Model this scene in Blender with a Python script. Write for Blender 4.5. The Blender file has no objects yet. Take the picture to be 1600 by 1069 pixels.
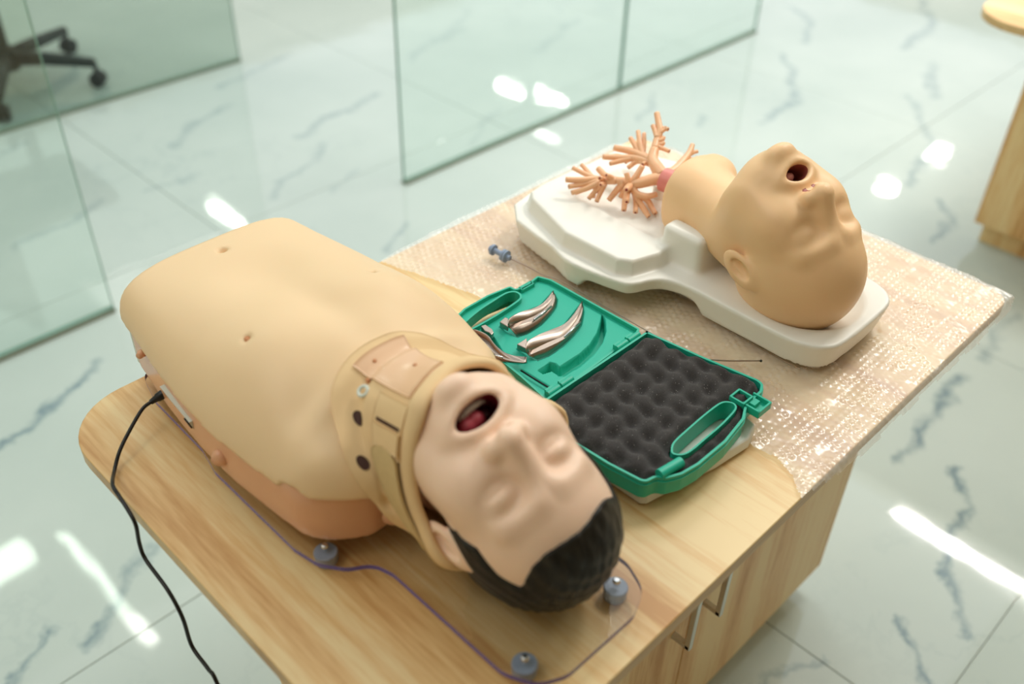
import bpy, bmesh, math, random
import numpy as np
from mathutils import Matrix, Vector
random.seed(4); rng = np.random.default_rng(7)
S = bpy.context.scene
COL = S.collection
TT = 0.76                       # height of the table top

# ------------------------------------------------------------------ camera
FPX = 1520.0
RW = np.array([[0.70730941, 0.4262694, -0.5639218],
               [-0.70660794, 0.44942406, -0.54655578],
               [0.02046002, 0.78505568, 0.61908721]])
CAM = np.array([0.0, 0.0, 1.56])
cd = bpy.data.cameras.new('camera'); cam = bpy.data.objects.new('camera', cd); COL.objects.link(cam)
mw = Matrix([[*RW[i], CAM[i]] for i in range(3)] + [[0, 0, 0, 1]])
cam.matrix_world = mw
cd.sensor_width = 36; cd.lens = FPX / 1600 * 36; cd.clip_start = 0.05; cd.clip_end = 100
cd.dof.use_dof = True; cd.dof.focus_distance = 1.21; cd.dof.aperture_fstop = 2.4
S.camera = cam

# ------------------------------------------------------------------ world, light, exposure
w = bpy.data.worlds.new('world'); S.world = w; w.use_nodes = True
w.node_tree.nodes['Background'].inputs[0].default_value = (0.955, 1.0, 0.985, 1)
w.node_tree.nodes['Background'].inputs[1].default_value = 0.64
S.view_settings.view_transform = 'Standard'; S.view_settings.look = 'None'
S.view_settings.exposure = 0.78; S.view_settings.gamma = 1.0; S.view_settings.use_curve_mapping = False
LAMP = 0.62
CEIL = 2.8
LAMPS = [  # x, y, size x, size y, power: strip lamps and panels overhead, some added as fill
    (4.45, 0.50, 0.065, 1.20, 30), (0.85, 3.84, 0.05, 1.02, 3.0), (4.45, 3.20, 0.07, 1.20, 13),  # last strip on this row is added for extra light
    (3.42, 6.75, 0.09, 0.50, 12), (7.04, 6.95, 0.07, 0.36, 7), (7.20, 6.50, 0.07, 0.40, 7), (6.55, 5.95, 0.04, 0.36, 1.2), (0.53, 4.36, 0.26, 0.24, 3.2),
    (9.06, 3.07, 0.20, 0.15, 8), (8.08, 3.09, 0.20, 0.15, 8), (2.10, -0.40, 0.6, 0.6, 5), (-0.70, 1.20, 0.6, 0.6, 5.5), (2.30, 1.75, 0.6, 0.6, 9), (2.30, 0.55, 0.5, 0.6, 24)]  # wide panels at the end are added fill lights, no known fittings
for lx, ly, sx, sy, pw in LAMPS:
    ld = bpy.data.lights.new('ceiling_and_fill_lamp', 'AREA'); ld.shape = 'RECTANGLE'; ld.size = sx; ld.size_y = sy
    ld.energy = pw * LAMP; ld.color = (1.0, 0.965, 0.89)
    lo = bpy.data.objects.new('ceiling_and_fill_lamp', ld); lo.location = (lx, ly, CEIL - 0.02); COL.objects.link(lo)

# ------------------------------------------------------------------ helpers
def U(px, py, z):
    r = RW @ np.array([(px - 800) / FPX, -(py - 534.5) / FPX, -1.0])
    t = (z - CAM[2]) / r[2]
    p = CAM + t * r
    return (float(p[0]), float(p[1]), float(z))
def T(px, py, z=0.0): return U(px, py, TT + z)          # point at height z above the table top
def UX(px, py, x):
    r = RW @ np.array([(px - 800) / FPX, -(py - 534.5) / FPX, -1.0])
    t = (x - CAM[0]) / r[0]; p = CAM + t * r
    return tuple(float(v) for v in p)
def srgb(r, g, b):
    f = lambda c: (c / 255 / 12.92) if c / 255 <= 0.04045 else ((c / 255 + 0.055) / 1.055) ** 2.4
    return (f(r), f(g), f(b), 1.0)

class NT:
    def __init__(s, name):
        s.m = bpy.data.materials.new(name); s.m.use_nodes = True; s.t = s.m.node_tree; s.t.nodes.clear()
        s.out = s.t.nodes.new('ShaderNodeOutputMaterial')
    def n(s, typ, **kw):
        nd = s.t.nodes.new(typ)
        for k, v in kw.items():
            if k.startswith('i_'):
                key = k[2:]; key = int(key) if key.isdigit() else key.replace('_', ' ')
                if hasattr(v, 'is_linked') or isinstance(v, bpy.types.NodeSocket): s.t.links.new(v, nd.inputs[key])
                else: nd.inputs[key].default_value = v
            else: setattr(nd, k, v)
        return nd
    def link(s, a, b): s.t.links.new(a, b)
    def math(s, op, a, b=0.0, c=0.0, clamp=False):
        nd = s.t.nodes.new('ShaderNodeMath'); nd.operation = op; nd.use_clamp = clamp
        for i, v in enumerate((a, b, c)):
            if isinstance(v, bpy.types.NodeSocket): s.t.links.new(v, nd.inputs[i])
            else: nd.inputs[i].default_value = v
        return nd.outputs[0]
    def ramp(s, fac, stops, interp='LINEAR'):
        nd = s.t.nodes.new('ShaderNodeValToRGB'); s.t.links.new(fac, nd.inputs[0]); cr = nd.color_ramp; cr.interpolation = interp
        while len(cr.elements) < len(stops): cr.elements.new(0.5)
        for e, (p, c) in zip(cr.elements, stops): e.position = p; e.color = c
        return nd.outputs[0]
    def pos(s):
        return s.n('ShaderNodeNewGeometry').outputs['Position']
    def obj(s):
        return s.n('ShaderNodeTexCoord').outputs['Object']

def princ(name, col, rough=0.5, metal=0.0, spec=0.5, trans=0.0, ior=1.45, sss=0.0, sssr=(1, .4, .25), alpha=1.0, coat=0.0, bump=None, var=None):
    """plain principled material with a little procedural variation; bump=(scale, strength, dist), var=(scale, amount)"""
    N = NT(name); p = N.n('ShaderNodeBsdfPrincipled')
    p.inputs['Base Color'].default_value = col; p.inputs['Roughness'].default_value = rough; p.inputs['Metallic'].default_value = metal
    p.inputs['Specular IOR Level'].default_value = spec; p.inputs['Transmission Weight'].default_value = trans; p.inputs['IOR'].default_value = ior
    p.inputs['Alpha'].default_value = alpha; p.inputs['Coat Weight'].default_value = coat; p.inputs['Coat Roughness'].default_value = 0.15
    if sss:
        p.inputs['Subsurface Weight'].default_value = sss; p.inputs['Subsurface Radius'].default_value = sssr; p.inputs['Subsurface Scale'].default_value = 0.008
    if var:
        nz = N.n('ShaderNodeTexNoise', i_Vector=N.obj(), i_Scale=var[0], i_Detail=3.0)
        mx = N.n('ShaderNodeHueSaturation'); mx.inputs['Color'].default_value = col
        v = N.math('MULTIPLY_ADD', nz.outputs[0], var[1] * 2, 1 - var[1])
        N.link(v, mx.inputs['Value']); N.link(mx.outputs[0], p.inputs['Base Color'])
    if bump:
        nz = N.n('ShaderNodeTexNoise', i_Vector=N.obj(), i_Scale=bump[0], i_Detail=2.0)
        bp = N.n('ShaderNodeBump', i_Strength=bump[1], i_Distance=bump[2], i_Height=nz.outputs[0]); N.link(bp.outputs[0], p.inputs['Normal'])
    N.link(p.outputs[0], N.out.inputs[0]); return N.m

def clear(name, tint, gloss=0.04, rough=0.02, haze=0.0, hazecol=(1, 1, 1, 1)):
    """thin clear sheet: tinted see-through with a fresnel sheen"""
    N = NT(name)
    tr = N.n('ShaderNodeBsdfTransparent'); tr.inputs[0].default_value = tint
    gl = N.n('ShaderNodeBsdfGlossy'); gl.inputs['Roughness'].default_value = rough; gl.inputs[0].default_value = (1, 1, 1, 1)
    fr = N.n('ShaderNodeFresnel', i_IOR=1.45)
    f = N.math('MULTIPLY_ADD', fr.outputs[0], 0.9, gloss, clamp=True)
    f = N.math('MULTIPLY', f, N.math('SUBTRACT', 1.0, N.n('ShaderNodeNewGeometry').outputs['Backfacing']))
    base = tr.outputs[0]
    if haze:
        df = N.n('ShaderNodeBsdfDiffuse'); df.inputs[0].default_value = hazecol
        mh = N.n('ShaderNodeMixShader', i_0=haze); N.link(tr.outputs[0], mh.inputs[1]); N.link(df.outputs[0], mh.inputs[2]); base = mh.outputs[0]
    mx = N.n('ShaderNodeMixShader'); N.link(f, mx.inputs[0]); N.link(base, mx.inputs[1]); N.link(gl.outputs[0], mx.inputs[2])
    N.link(mx.outputs[0], N.out.inputs[0]); return N.m

def empty(name, loc=(0, 0, 0), label=None, cat=None, group=None, kind=None):
    o = bpy.data.objects.new(name, None); COL.objects.link(o); o.location = loc
    return tag(o, label, cat, group, kind)
def tag(o, label=None, cat=None, group=None, kind=None):
    if label: o['label'] = label
    if cat: o['category'] = cat
    if group: o['group'] = group
    if kind: o['kind'] = kind
    return o
def mesh_obj(name, verts, faces, mats, parent=None, smooth=True, label=None, mi=None, keep=None):
    me = bpy.data.meshes.new(name)
    verts = np.asarray(verts, dtype=np.float64)
    if parent is not None:
        pw = np.array(parent.get('_w', (0, 0, 0)), float)
    else: pw = np.zeros(3)
    org = verts.mean(0) if len(verts) and parent is None and keep is None else (np.zeros(3) if keep is None else np.array(keep, float))
    if parent is None and keep is None: org[2] = verts[:, 2].min()
    off = org if parent is None else pw
    me.from_pydata((verts - off).tolist(), [], [list(map(int, f)) for f in faces])
    for m in (mats if isinstance(mats, (list, tuple)) else [mats]): me.materials.append(m)
    if mi is not None: me.polygons.foreach_set('material_index', np.asarray(mi, dtype=np.int32))
    me.polygons.foreach_set('use_smooth', [smooth] * len(me.polygons))
    me.update(); me.validate()
    o = bpy.data.objects.new(name, me); COL.objects.link(o)
    if parent is not None: o.parent = parent
    else: o.location = org
    o['_w'] = tuple(off)
    if label: o['label'] = label
    return o
def thing(name, loc, label, cat, group=None):
    o = empty(name, loc, label, cat, group); o['_w'] = tuple(loc); return o
def from_bm(name, bm, mats, parent=None, smooth=False, label=None, keep=None):
    bm.verts.ensure_lookup_table(); bm.verts.index_update()
    v = [tuple(x.co) for x in bm.verts]; f = [[q.index for q in p.verts] for p in bm.faces]; mi = [p.material_index for p in bm.faces]
    sm = [p.smooth for p in bm.faces]
    bm.free()
    o = mesh_obj(name, v, f, mats, parent, smooth, label, mi, keep)
    if smooth == 'auto': pass
    return o
def autosmooth(o, ang=40):
    bm = bmesh.new(); bm.from_mesh(o.data)
    for f in bm.faces: f.smooth = True
    for e in bm.edges:
        if len(e.link_faces) == 2 and e.calc_face_angle(0) > math.radians(ang): e.smooth = False
    bm.to_mesh(o.data); bm.free(); return o
def bevel(o, wd, seg=2, ang=40):
    m = o.modifiers.new('bevel', 'BEVEL'); m.width = wd; m.segments = seg; m.limit_method = 'ANGLE'; m.angle_limit = math.radians(ang)
    return o
def box(bm, c, h, rz=0.0, mi=0):
    r = bmesh.ops.create_cube(bm, size=1.0)
    M = Matrix.Translation(c) @ Matrix.Rotation(rz, 4, 'Z') @ Matrix.Diagonal((2 * h[0], 2 * h[1], 2 * h[2], 1))
    bmesh.ops.transform(bm, matrix=M, verts=r['verts'])
    for v in r['verts']:
        for f in v.link_faces: f.material_index = mi
def cyl(bm, a, b, r1, r2=None, seg=20, cap=True):
    a, b = Vector(a), Vector(b); d = b - a
    r = bmesh.ops.create_cone(bm, cap_ends=cap, segments=seg, radius1=r1, radius2=r2 if r2 is not None else r1, depth=d.length)
    M = Matrix.Translation((a + b) / 2) @ d.to_track_quat('Z', 'Y').to_matrix().to_4x4()
    bmesh.ops.transform(bm, matrix=M, verts=r['verts'])
def catmull(P, n=8, closed=False):
    P = [np.array(p, float) for p in P]; out = []; N = len(P)
    rngi = range(N) if closed else range(N - 1)
    for i in rngi:
        p0 = P[(i - 1) % N] if closed or i > 0 else 2 * P[0] - P[1]
        p1 = P[i]; p2 = P[(i + 1) % N]
        p3 = P[(i + 2) % N] if closed or i + 2 < N else 2 * P[-1] - P[-2]
        for k in range(n):
            t = k / n
            out.append(0.5 * ((2 * p1) + (-p0 + p2) * t + (2 * p0 - 5 * p1 + 4 * p2 - p3) * t * t + (-p0 + 3 * p1 - 3 * p2 + p3) * t ** 3))
    if not closed: out.append(P[-1])
    return np.array(out)
def tube(pts, rad, seg=10, cap=True):
    pts = np.array(pts, float); n = len(pts)
    rad = np.full(n, rad) if np.isscalar(rad) else np.array(rad)
    tg = np.gradient(pts, axis=0); tg /= np.linalg.norm(tg, axis=1)[:, None] + 1e-12
    u = np.cross(tg[0], [0, 0, 1.0]);
    if np.linalg.norm(u) < 1e-3: u = np.cross(tg[0], [1.0, 0, 0])
    u /= np.linalg.norm(u); V = []; F = []
    for i in range(n):
        u = u - tg[i] * np.dot(u, tg[i]); u /= np.linalg.norm(u); v = np.cross(tg[i], u)
        for k in range(seg):
            a = 2 * math.pi * k / seg; V.append(pts[i] + rad[i] * (math.cos(a) * u + math.sin(a) * v))
    for i in range(n - 1):
        for k in range(seg):
            k2 = (k + 1) % seg; F.append([i * seg + k, i * seg + k2, (i + 1) * seg + k2, (i + 1) * seg + k])
    if cap: F.append([k for k in range(seg)][::-1]); F.append([(n - 1) * seg + k for k in range(seg)])
    return V, F
def join(parts):
    V = []; F = []
    for v, f in parts:
        o = len(V); V += [tuple(x) for x in v]; F += [[i + o for i in q] for q in f]
    return V, F
def round_poly(P, r, n=6):
    """round the corners of a 2D polygon; r scalar or per corner"""
    out = []; N = len(P)
    for i in range(N):
        p = np.array(P[i], float); a = np.array(P[i - 1], float) - p; b = np.array(P[(i + 1) % N], float) - p
        rr = r if np.isscalar(r) else r[i]
        la, lb = np.linalg.norm(a), np.linalg.norm(b)
        ang = math.acos(max(-1, min(1, np.dot(a, b) / la / lb)))
        d = min(rr / math.tan(ang / 2), la * 0.49, lb * 0.49) if ang < math.pi - 0.01 else 0
        s, e = p + a / la * d, p + b / lb * d
        for k in range(n + 1):
            t = k / n; out.append((1 - t) ** 2 * s + 2 * t * (1 - t) * p * 1 + t * t * e)
    return np.array(out)
def offset_poly(P, d):
    """positive d shrinks a counter-clockwise polygon"""
    P = np.array(P, float); A = np.roll(P, 1, 0); B = np.roll(P, -1, 0)
    t = B - A; t /= np.linalg.norm(t, axis=1)[:, None] + 1e-12
    return P + np.stack([-t[:, 1], t[:, 0]], 1) * d
def ccw(P):
    P = np.array(P, float); x, y = P[:, 0], P[:, 1]
    return P if np.sum(x * np.roll(y, -1) - y * np.roll(x, -1)) > 0 else P[::-1]
def prism(P, z0, z1, P0=None):
    P = np.array(P); n = len(P); P0 = P if P0 is None else P0
    V = [(*p, z0) for p in P0] + [(*p, z1) for p in P]
    F = [[i, (i + 1) % n, n + (i + 1) % n, n + i] for i in range(n)] + [list(range(n))[::-1], list(range(n, 2 * n))]
    return V, F
def wall_ring(P, th, z0, z1, r=0.0):
    """closed wall following polygon P (outer), thickness th"""
    P = ccw(P); Q = offset_poly(P, th); n = len(P)
    V = [(*p, z0) for p in P] + [(*p, z1) for p in P] + [(*p, z1) for p in Q] + [(*p, z0) for p in Q]
    F = []
    for i in range(n):
        j = (i + 1) % n
        for a in range(4):
            b = (a + 1) % 4; F.append([a * n + i, a * n + j, b * n + j, b * n + i])
    return V, F
def sd_poly(P, X, Y):
    """signed distance to polygon (negative inside)"""
    P = np.array(P, float); d = np.full(X.shape, 1e9); ins = np.zeros(X.shape, bool); n = len(P)
    for i in range(n):
        ax, ay = P[i]; bx, by = P[(i + 1) % n]; ex, ey = bx - ax, by - ay; wx, wy = X - ax, Y - ay
        t = np.clip((wx * ex + wy * ey) / (ex * ex + ey * ey + 1e-18), 0, 1)
        d = np.minimum(d, (wx - t * ex) ** 2 + (wy - t * ey) ** 2)
        c = ((ay > Y) != (by > Y)) & (X < (bx - ax) * (Y - ay) / ((by - ay) if by != ay else 1e-18) + ax)
        ins ^= c
    d = np.sqrt(d); return np.where(ins, -d, d)

# ---- signed-distance modelling: surface nets mesher
def nets(f, lo, hi, h):
    lo = np.array(lo, float); n = np.ceil((np.array(hi) - lo) / h).astype(int) + 1
    ax = [lo[i] + h * np.arange(n[i]) for i in range(3)]
    X, Y, Z = np.meshgrid(*[a.astype(np.float32) for a in ax], indexing='ij')
    V = f(X, Y, Z).astype(np.float32); V[V == 0] = 1e-7
    s = V < 0; cs = tuple(k - 1 for k in n); acc = np.zeros((*cs, 3), np.float32); cnt = np.zeros(cs, np.float32)
    def sl(c): return tuple(slice(c[i], c[i] + cs[i]) for i in range(3))
    cor = [(i, j, k) for i in (0, 1) for j in (0, 1) for k in (0, 1)]
    for a in cor:
        for d in range(3):
            if a[d] == 0:
                b = list(a); b[d] = 1; b = tuple(b)
                va, vb = V[sl(a)], V[sl(b)]; m = s[sl(a)] != s[sl(b)]
                t = np.where(m, va / np.where(m, va - vb, 1), 0)
                for q in range(3):
                    acc[..., q] += np.where(m, a[q] + (t if q == d else 0), 0)
                cnt += m
    act = cnt > 0; idx = -np.ones(cs, np.int64); idx[act] = np.arange(act.sum())
    I = np.argwhere(act); P = lo + h * (I + acc[act] / cnt[act][:, None]); F = []
    for d in range(3):
        e, g = (d + 1) % 3, (d + 2) % 3
        a = [slice(0, -1) if q == d else slice(1, -1) for q in range(3)]; b = list(a); b[d] = slice(1, None)
        sa, sb = s[tuple(a)], s[tuple(b)]; E = np.argwhere(sa != sb)
        if not len(E): continue
        fl = sa[tuple(E.T)]; E = E + np.array([0 if q == d else 1 for q in range(3)])
        def c(de, dg):
            K = E.copy(); K[:, e] -= de; K[:, g] -= dg; return idx[tuple(K.T)]
        q = np.stack([c(1, 1), c(0, 1), c(0, 0), c(1, 0)], 1)
        q[~fl] = q[~fl][:, ::-1]; F.append(q)
    F = np.concatenate(F); F = F[(F >= 0).all(1)]
    return P, F
def ell(X, Y, Z, c, r):
    x, y, z = X - c[0], Y - c[1], Z - c[2]
    k0 = np.sqrt((x / r[0]) ** 2 + (y / r[1]) ** 2 + (z / r[2]) ** 2); k1 = np.sqrt((x / r[0] ** 2) ** 2 + (y / r[1] ** 2) ** 2 + (z / r[2] ** 2) ** 2) + 1e-9
    return k0 * (k0 - 1) / k1
def cone(X, Y, Z, a, b, ra, rb):
    a = np.array(a, float); d = np.array(b, float) - a; L = float(d @ d)
    t = np.clip(((X - a[0]) * d[0] + (Y - a[1]) * d[1] + (Z - a[2]) * d[2]) / L, 0, 1)
    return np.sqrt((X - a[0] - t * d[0]) ** 2 + (Y - a[1] - t * d[1]) ** 2 + (Z - a[2] - t * d[2]) ** 2) - (ra + (rb - ra) * t)
def su(a, b, k):
    h = np.maximum(k - np.abs(a - b), 0) / k; return np.minimum(a, b) - h * h * k * 0.25
def ss(a, b, k):            # a minus b
    return -su(-a, b, k)
def si(a, b, k): return -su(-a, -b, k)
def rbox(X, Y, Z, c, h, r):
    q = [np.abs(v - c[i]) - h[i] + r for i, v in enumerate((X, Y, Z))]
    return np.sqrt(sum(np.maximum(v, 0) ** 2 for v in q)) + np.minimum(np.maximum(np.maximum(q[0], q[1]), q[2]), 0) - r

# ------------------------------------------------------------------ materials
def wood_mat(name, axis, c1, c2, c3, rough=0.38, vert=False):
    """light laminate; grain runs along the world axis given"""
    N = NT(name); P = N.pos(); sep = N.n('ShaderNodeSeparateXYZ', i_0=P)
    comp = {'x': sep.outputs[0], 'y': sep.outputs[1], 'z': sep.outputs[2]}
    cross = [k for k in 'xyz' if k != axis]
    cb = N.n('ShaderNodeCombineXYZ'); N.link(N.math('MULTIPLY', comp[axis], 0.05), cb.inputs[0])
    N.link(comp[cross[0]], cb.inputs[1]); N.link(comp[cross[1]], cb.inputs[2])
    wide = N.n('ShaderNodeTexNoise', i_Vector=cb.outputs[0], i_Scale=11.0, i_Detail=1.5, i_Roughness=0.5)
    mid = N.n('ShaderNodeTexNoise', i_Vector=cb.outputs[0], i_Scale=45.0, i_Detail=3.0, i_Roughness=0.6)
    cb2 = N.n('ShaderNodeCombineXYZ'); N.link(N.math('MULTIPLY', comp[axis], 0.10), cb2.inputs[0])
    N.link(comp[cross[0]], cb2.inputs[1]); N.link(comp[cross[1]], cb2.inputs[2])
    fine = N.n('ShaderNodeTexNoise', i_Vector=cb2.outputs[0], i_Scale=220.0, i_Detail=2.0)
    a = N.math('MULTIPLY_ADD', wide.outputs[0], 1.1, -0.12)
    b = N.math('MULTIPLY_ADD', mid.outputs[0], 1.0, -0.5); c = N.math('MULTIPLY_ADD', fine.outputs[0], 0.4, -0.2)
    f = N.math('ADD', N.math('ADD', a, b), c)
    col = N.ramp(f, [(0.25, c1), (0.48, c2), (0.72, c3)])
    p = N.n('ShaderNodeBsdfPrincipled'); N.link(col, p.inputs['Base Color']); p.inputs['Roughness'].default_value = rough
    bp = N.n('ShaderNodeBump', i_Strength=0.06, i_Distance=0.001, i_Height=fine.outputs[0]); N.link(bp.outputs[0], p.inputs['Normal'])
    N.link(p.outputs[0], N.out.inputs[0]); return N.m
W1, W2, W3 = srgb(240, 212, 158), srgb(229, 188, 128), srgb(203, 150, 88)
M_wood_top = wood_mat('light_wood_top', 'y', W1, W2, W3)
M_wood_edge = wood_mat('light_wood_edge', 'x', srgb(214, 184, 132), srgb(200, 164, 110), srgb(184, 146, 94))
M_wood_vert = wood_mat('light_wood_vertical', 'z', W1, W2, W3, 0.45)

def vein_group():
    g = bpy.data.node_groups.new('vein', 'ShaderNodeTree')
    for nm, ty in (('P', 'NodeSocketVector'), ('A', 'NodeSocketVector'), ('D', 'NodeSocketVector'), ('IL', 'NodeSocketFloat'), ('W', 'NodeSocketFloat'), ('S', 'NodeSocketFloat')):
        g.interface.new_socket(nm, in_out='INPUT', socket_type=ty)
    g.interface.new_socket('F', in_out='OUTPUT', socket_type='NodeSocketFloat')
    gi = g.nodes.new('NodeGroupInput'); go = g.nodes.new('NodeGroupOutput')
    def vm(op): n = g.nodes.new('ShaderNodeVectorMath'); n.operation = op; return n
    def mm(op): n = g.nodes.new('ShaderNodeMath'); n.operation = op; return n
    sub = vm('SUBTRACT'); g.links.new(gi.outputs['P'], sub.inputs[0]); g.links.new(gi.outputs['A'], sub.inputs[1])
    dot = vm('DOT_PRODUCT'); g.links.new(sub.outputs[0], dot.inputs[0]); g.links.new(gi.outputs['D'], dot.inputs[1])
    t = mm('MULTIPLY'); t.use_clamp = True; g.links.new(dot.outputs['Value'], t.inputs[0]); g.links.new(gi.outputs['IL'], t.inputs[1])
    sc = vm('SCALE'); g.links.new(gi.outputs['D'], sc.inputs[0]); g.links.new(t.outputs[0], sc.inputs['Scale'])
    s2 = vm('SUBTRACT'); g.links.new(sub.outputs[0], s2.inputs[0]); g.links.new(sc.outputs[0], s2.inputs[1])
    ln = vm('LENGTH'); g.links.new(s2.outputs[0], ln.inputs[0])
    dv = mm('DIVIDE'); g.links.new(ln.outputs['Value'], dv.inputs[0]); g.links.new(gi.outputs['W'], dv.inputs[1])
    om = mm('SUBTRACT'); om.use_clamp = True; om.inputs[0].default_value = 1.0; g.links.new(dv.outputs[0], om.inputs[1])
    ms = mm('MULTIPLY'); g.links.new(om.outputs[0], ms.inputs[0]); g.links.new(gi.outputs['S'], ms.inputs[1]); g.links.new(ms.outputs[0], go.inputs[0])
    return g
VG = vein_group()
def floor_mat(veins):
    g = VG; N = NT('white_marble_tile'); P = N.pos()
    n1 = N.n('ShaderNodeTexNoise', i_Vector=P, i_Scale=7.0, i_Detail=4.0, i_Roughness=0.65)
    off = N.n('ShaderNodeVectorMath', operation='SUBTRACT', i_0=n1.outputs['Color'], i_1=(0.5, 0.5, 0.5))
    mul = N.n('ShaderNodeVectorMath', operation='MULTIPLY', i_0=off.outputs[0], i_1=(0.13, 0.13, 0.0))
    PP = N.n('ShaderNodeVectorMath', operation='ADD', i_0=P, i_1=mul.outputs[0]).outputs[0]
    flat = N.n('ShaderNodeVectorMath', operation='MULTIPLY', i_0=PP, i_1=(1, 1, 0)).outputs[0]
    tot = None
    for A, B, wd, st in (veins or [((90, 90), (91, 91), .01, .1)]):
        q = N.t.nodes.new('ShaderNodeGroup'); q.node_tree = g
        N.link(flat, q.inputs['P']); q.inputs['A'].default_value = (A[0], A[1], 0); D = (B[0] - A[0], B[1] - A[1], 0)
        q.inputs['D'].default_value = D; q.inputs['IL'].default_value = 1 / (D[0] ** 2 + D[1] ** 2); q.inputs['W'].default_value = wd; q.inputs['S'].default_value = st
        tot = q.outputs[0] if tot is None else N.math('MAXIMUM', tot, q.outputs[0])
    n2 = N.n('ShaderNodeTexNoise', i_Vector=P, i_Scale=14.0, i_Detail=3.0)
    brk = N.math('MULTIPLY_ADD', n2.outputs[0], 2.6, -0.45, clamp=True)
    vein = N.math('MULTIPLY', tot, brk)
    # faint clouding and hairline veins
    cl = N.n('ShaderNodeTexNoise', i_Vector=P, i_Scale=1.7, i_Detail=4.0)
    hn = N.n('ShaderNodeTexNoise', i_Vector=PP, i_Scale=2.3, i_Detail=5.0, i_Roughness=0.6)
    hair = N.math('SUBTRACT', 1.0, N.math('MULTIPLY', N.math('ABSOLUTE', N.math('SUBTRACT', hn.outputs[0], 0.5)), 60.0), clamp=True)
    hm = N.n('ShaderNodeTexNoise', i_Vector=P, i_Scale=1.1, i_Detail=1.0)
    hair = N.math('MULTIPLY', hair, N.math('MULTIPLY_ADD', hm.outputs[0], 2.0, -0.95, clamp=True))
    f = N.math('ADD', vein, N.math('MULTIPLY', hair, 0.35), clamp=True)
    base = N.ramp(cl.outputs[0], [(0.3, srgb(184, 197, 192)), (0.7, srgb(198, 209, 204))])
    mx = N.n('ShaderNodeMix', data_type='RGBA'); N.link(f, mx.inputs[0]); N.link(base, mx.inputs[6]); mx.inputs[7].default_value = srgb(112, 136, 146)
    p = N.n('ShaderNodeBsdfPrincipled'); N.link(mx.outputs[2], p.inputs['Base Color']); p.inputs['Roughness'].default_value = 0.04
    p.inputs['Specular IOR Level'].default_value = 0.6
    wv = N.n('ShaderNodeTexNoise', i_Vector=P, i_Scale=9.0, i_Detail=1.0)
    bp = N.n('ShaderNodeBump', i_Strength=0.10, i_Distance=0.004, i_Height=wv.outputs[0]); N.link(bp.outputs[0], p.inputs['Normal'])
    N.link(p.outputs[0], N.out.inputs[0]); return N.m
def F(px, py): return U(px, py, 0.0)[:2]
def vpath(pts, wd, st):
    if pts[0][1] < 340 and pts[0][0] < 1150: st *= .8
    return [(F(*pts[i]), F(*pts[i + 1]), wd, st) for i in range(len(pts) - 1)]
VE = []
VE += vpath([(0, 700), (12, 680), (45, 660), (115, 605), (150, 565)], 0.022, 0.9)
VE += vpath([(235, 855), (192, 905), (188, 935), (140, 1010)], 0.020, 0.8)
VE += vpath([(75, 985), (55, 1025), (22, 1069)], 0.016, 0.8)
VE += vpath([(1505, 590), (1460, 650), (1430, 690), (1415, 720)], 0.022, 0.9)
VE += vpath([(1490, 730), (1497, 770), (1510, 795), (1478, 845), (1478, 880), (1500, 935), (1510, 990)], 0.017, 0.9)
VE += vpath([(1415, 970), (1430, 1000), (1440, 1069)], 0.015, 0.8)
VE += vpath([(1190, 1069), (1270, 1040), (1290, 1028)], 0.012, 0.5)
VE += vpath([(20, 388), (100, 350), (160, 315)], 0.022, 0.45)
VE += vpath([(0, 240), (40, 225)], 0.02, 0.5)
VE += vpath([(275, 230), (300, 200), (360, 165)], 0.026, 0.55)
VE += vpath([(345, 135), (380, 120), (450, 88)], 0.026, 0.55)
VE += vpath([(470, 215), (510, 185), (560, 165), (590, 145)], 0.026, 0.6)
VE += vpath([(428, 305), (440, 280), (490, 250), (505, 228)], 0.022, 0.55)
VE += vpath([(225, 300), (300, 275)], 0.018, 0.35)
VE += vpath([(520, 300), (560, 265)], 0.016, 0.35)
VE += vpath([(600, 395), (610, 375), (640, 350)], 0.018, 0.5)
VE += vpath([(640, 95), (680, 65), (720, 45)], 0.03, 0.35)
VE += vpath([(700, 60), (730, 15)], 0.03, 0.3)
VE += vpath([(840, 80), (900, 30)], 0.03, 0.35)
VE += vpath([(740, 225), (760, 190), (780, 170)], 0.02, 0.3)
VE += vpath([(1000, 190), (1020, 165), (1027, 145)], 0.022, 0.5)
VE += vpath([(1085, 195), (1100, 180)], 0.022, 0.5)
VE += vpath([(1190, 195), (1200, 182), (1240, 160), (1240, 130), (1225, 85)], 0.026, 0.6)
VE += vpath([(1255, 65), (1270, 35), (1235, 10)], 0.03, 0.5)
VE += vpath([(1415, 75), (1455, 40), (1440, 0)], 0.035, 0.5)
VE += vpath([(1450, 135), (1458, 100), (1465, 150)], 0.03, 0.5)
VE += vpath([(1420, 150), (1450, 200), (1465, 235)], 0.026, 0.45)
VE += vpath([(1420, 290), (1425, 265), (1445, 250)], 0.022, 0.6)
VE += vpath([(1462, 380), (1478, 340), (1470, 315)], 0.02, 0.7)
VE += vpath([(1540, 560), (1580, 490)], 0.02, 0.5)
M_floor = floor_mat([])
M_grout = princ('grout', srgb(206, 208, 198), 0.8, var=(20, .1))
M_ceil = princ('ceiling_paint', srgb(226, 230, 224), 0.85, var=(2, .03))
M_wall = princ('wall_paint', srgb(226, 212, 188), 0.8, var=(2, .03))
M_glass = clear('partition_glass', (0.955, 0.985, 0.97, 1), 0.01, 0.01)
M_glass2 = clear('dim_room_partition_glass', (0.79, 0.845, 0.815, 1), 0.01, 0.01)  # tint stands in for the dimmer room behind the far panes
M_glass_edge = princ('glass_edge', srgb(120, 160, 146), 0.2, var=(5, .1))
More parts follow.
